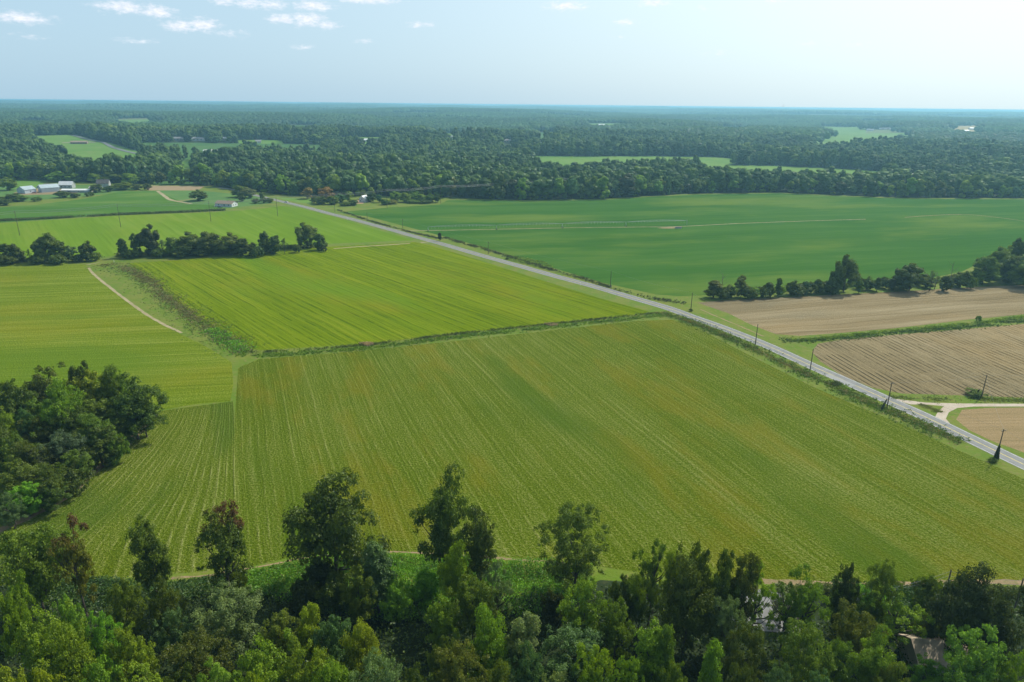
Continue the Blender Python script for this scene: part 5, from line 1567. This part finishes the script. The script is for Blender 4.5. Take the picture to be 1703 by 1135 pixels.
# keep clear of the trees built one by one along the edge
EP = np.array(EDGE_POS); kk = np.ones(len(X), bool)
nearm = np.hypot(X, Y) < 1150
for i in np.where(nearm)[0]:
    if np.min((EP[:, 0] - X[i]) ** 2 + (EP[:, 1] - Y[i]) ** 2) < 36: kk[i] = False
X, Y = X[kk], Y[kk]
stand = vnoise(X, Y, 130); st2 = vnoise(X + 500, Y, 45)
hs_ = (.42 + .62 * stand + .50 * rgw.rand(len(X)) ** 1.5) * (.85 + .3 * st2)
rs_ = (.50 + .75 * rgw.rand(len(X)) + .35 * (rgw.rand(len(X)) < .07)) * (.6 + .4 * hs_)
gap = rgw.rand(len(X)) < .04; X, Y, hs_, rs_ = X[~gap], Y[~gap], hs_[~gap], rs_[~gap]
scatter("wood", np.stack([X, Y, terr(X, Y) - .3], 1), rgw.rand(len(X)) * 6.28, np.stack([rs_, rs_, hs_], 1), rgw.randint(0, 8, len(X)), src, "dense green wood stretching away behind the fields")


def src_patch(k, seed, size, sp_, R, H, q, lsize):
    """a square of canopy seen from far off"""
    rg = np.random.RandomState(seed); n = int(size / sp_)
    gx, gy = np.meshgrid((np.arange(n) + .5) * sp_ - size / 2, (np.arange(n) + .5) * sp_ - size / 2)
    tx = (gx + rg.uniform(-.45, .45, gx.shape) * sp_).ravel(); ty = (gy + rg.uniform(-.45, .45, gy.shape) * sp_).ravel()
    th = H * (.62 + .55 * rg.rand(len(tx))); rr = R * (.75 + .5 * rg.rand(len(tx)))
    e = rnd_dirs(rg, len(tx) * q); e[:, 2] = np.abs(e[:, 2]) ** .8
    i = np.repeat(np.arange(len(tx)), q)
    C = np.stack([tx[i] + e[:, 0] * rr[i], ty[i] + e[:, 1] * rr[i], th[i] * .45 + e[:, 2] * th[i] * .5], 1)
    N = e + rnd_dirs(rg, len(C)) * .3 + np.array([0, 0, .25]); N /= np.linalg.norm(N, axis=1)[:, None]
    V, F = leaf_quads(rg, C, N, lsize, .8)
    LV, LF = lumps(rg, np.stack([tx, ty, th * .58], 1), rr * 1.0, .9, .22)
    LV[:, 2] = np.maximum(LV[:, 2], 0)
    tt = rg.rand(len(tx))
    lt_ = np.repeat(tt * .7 + .1, len(ICO_F))
    me = mesh_np("wood_patch", np.vstack([V, LV]), [F, LF + len(V)], [M_WOODFAR])
    setattr_f(me, 'tone', np.concatenate([np.clip(tt[i] * .7 + rg.rand(len(C)) * .2, 0, 1), lt_]), 'FACE')
    return bpy.data.objects.new("wood_patch_%02d" % k, me)


M_WOODFAR = leaf_mat("far_wood_leaves", fixed=(.050, .108, .020, 1))
srcB = [src_patch(k, 160 + k, 84, 13, 8.2, 25, 26, 2.8) for k in range(6)]
srcC = [src_patch(20 + k, 170 + k, 320, 20, 13, 25, 5, 8) for k in range(5)]


def patches(name, size, r0, r1, sources, label, seed):
    rg = np.random.RandomState(seed)
    m = r1 * math.sin(AZ) + size
    gx, gy = np.meshgrid(np.arange(-m, m, size), np.arange(r0 * .7, r1 + size, size))
    X, Y = gx.ravel(), gy.ravel(); d = np.hypot(X, Y)
    k = (np.abs(np.arctan2(X, Y)) < AZ) & (d > r0) & (d < r1); X, Y = X[k], Y[k]
    k = free(X, Y); X, Y = X[k], Y[k]
    if size > 200: k = vnoise(X, Y * 1.6, 1100) < .74
    else: k = vnoise(X * .45, Y * .8, 230) < .80
    X, Y = X[k], Y[k]
    s = .85 + .4 * vnoise(X, Y, size * 3)
    rot = rg.randint(0, 4, len(X)) * math.pi / 2
    o = scatter(name, np.stack([X, Y, terr(X, Y) - 1.0], 1), rot, np.stack([s * 0 + 1.12, s * 0 + 1.12, s], 1), rg.randint(0, len(sources), len(X)), sources, label)
    return len(X)


patches("wood_beyond", 84, 2230, 7000, srcB, "hazy wooded country beyond the first wood", 5)
patches("horizon_woods", 320, 6850, 30000, srcC, "blue woods on the horizon", 6)

# ------------------------------------------------------------------ the air
hz = bpy.data.materials.new("haze"); hz.use_nodes = True
h_ = NT(hz.node_tree); h_.n.clear()
pvn = h_.new('ShaderNodeVolumePrincipled', inp={'Color': (.36, .74, .95, 1), 'Density': 1.22e-4, 'Anisotropy': .3})
ho = h_.new('ShaderNodeOutputMaterial'); h_.l.new(pvn.outputs[0], ho.inputs['Volume'])
MB().box(-42000, 42000, -42000, 42000, -1.0, 111.0).build("haze", hz, None, kind='stuff', label="thin blue haze over the whole country", cat="haze")
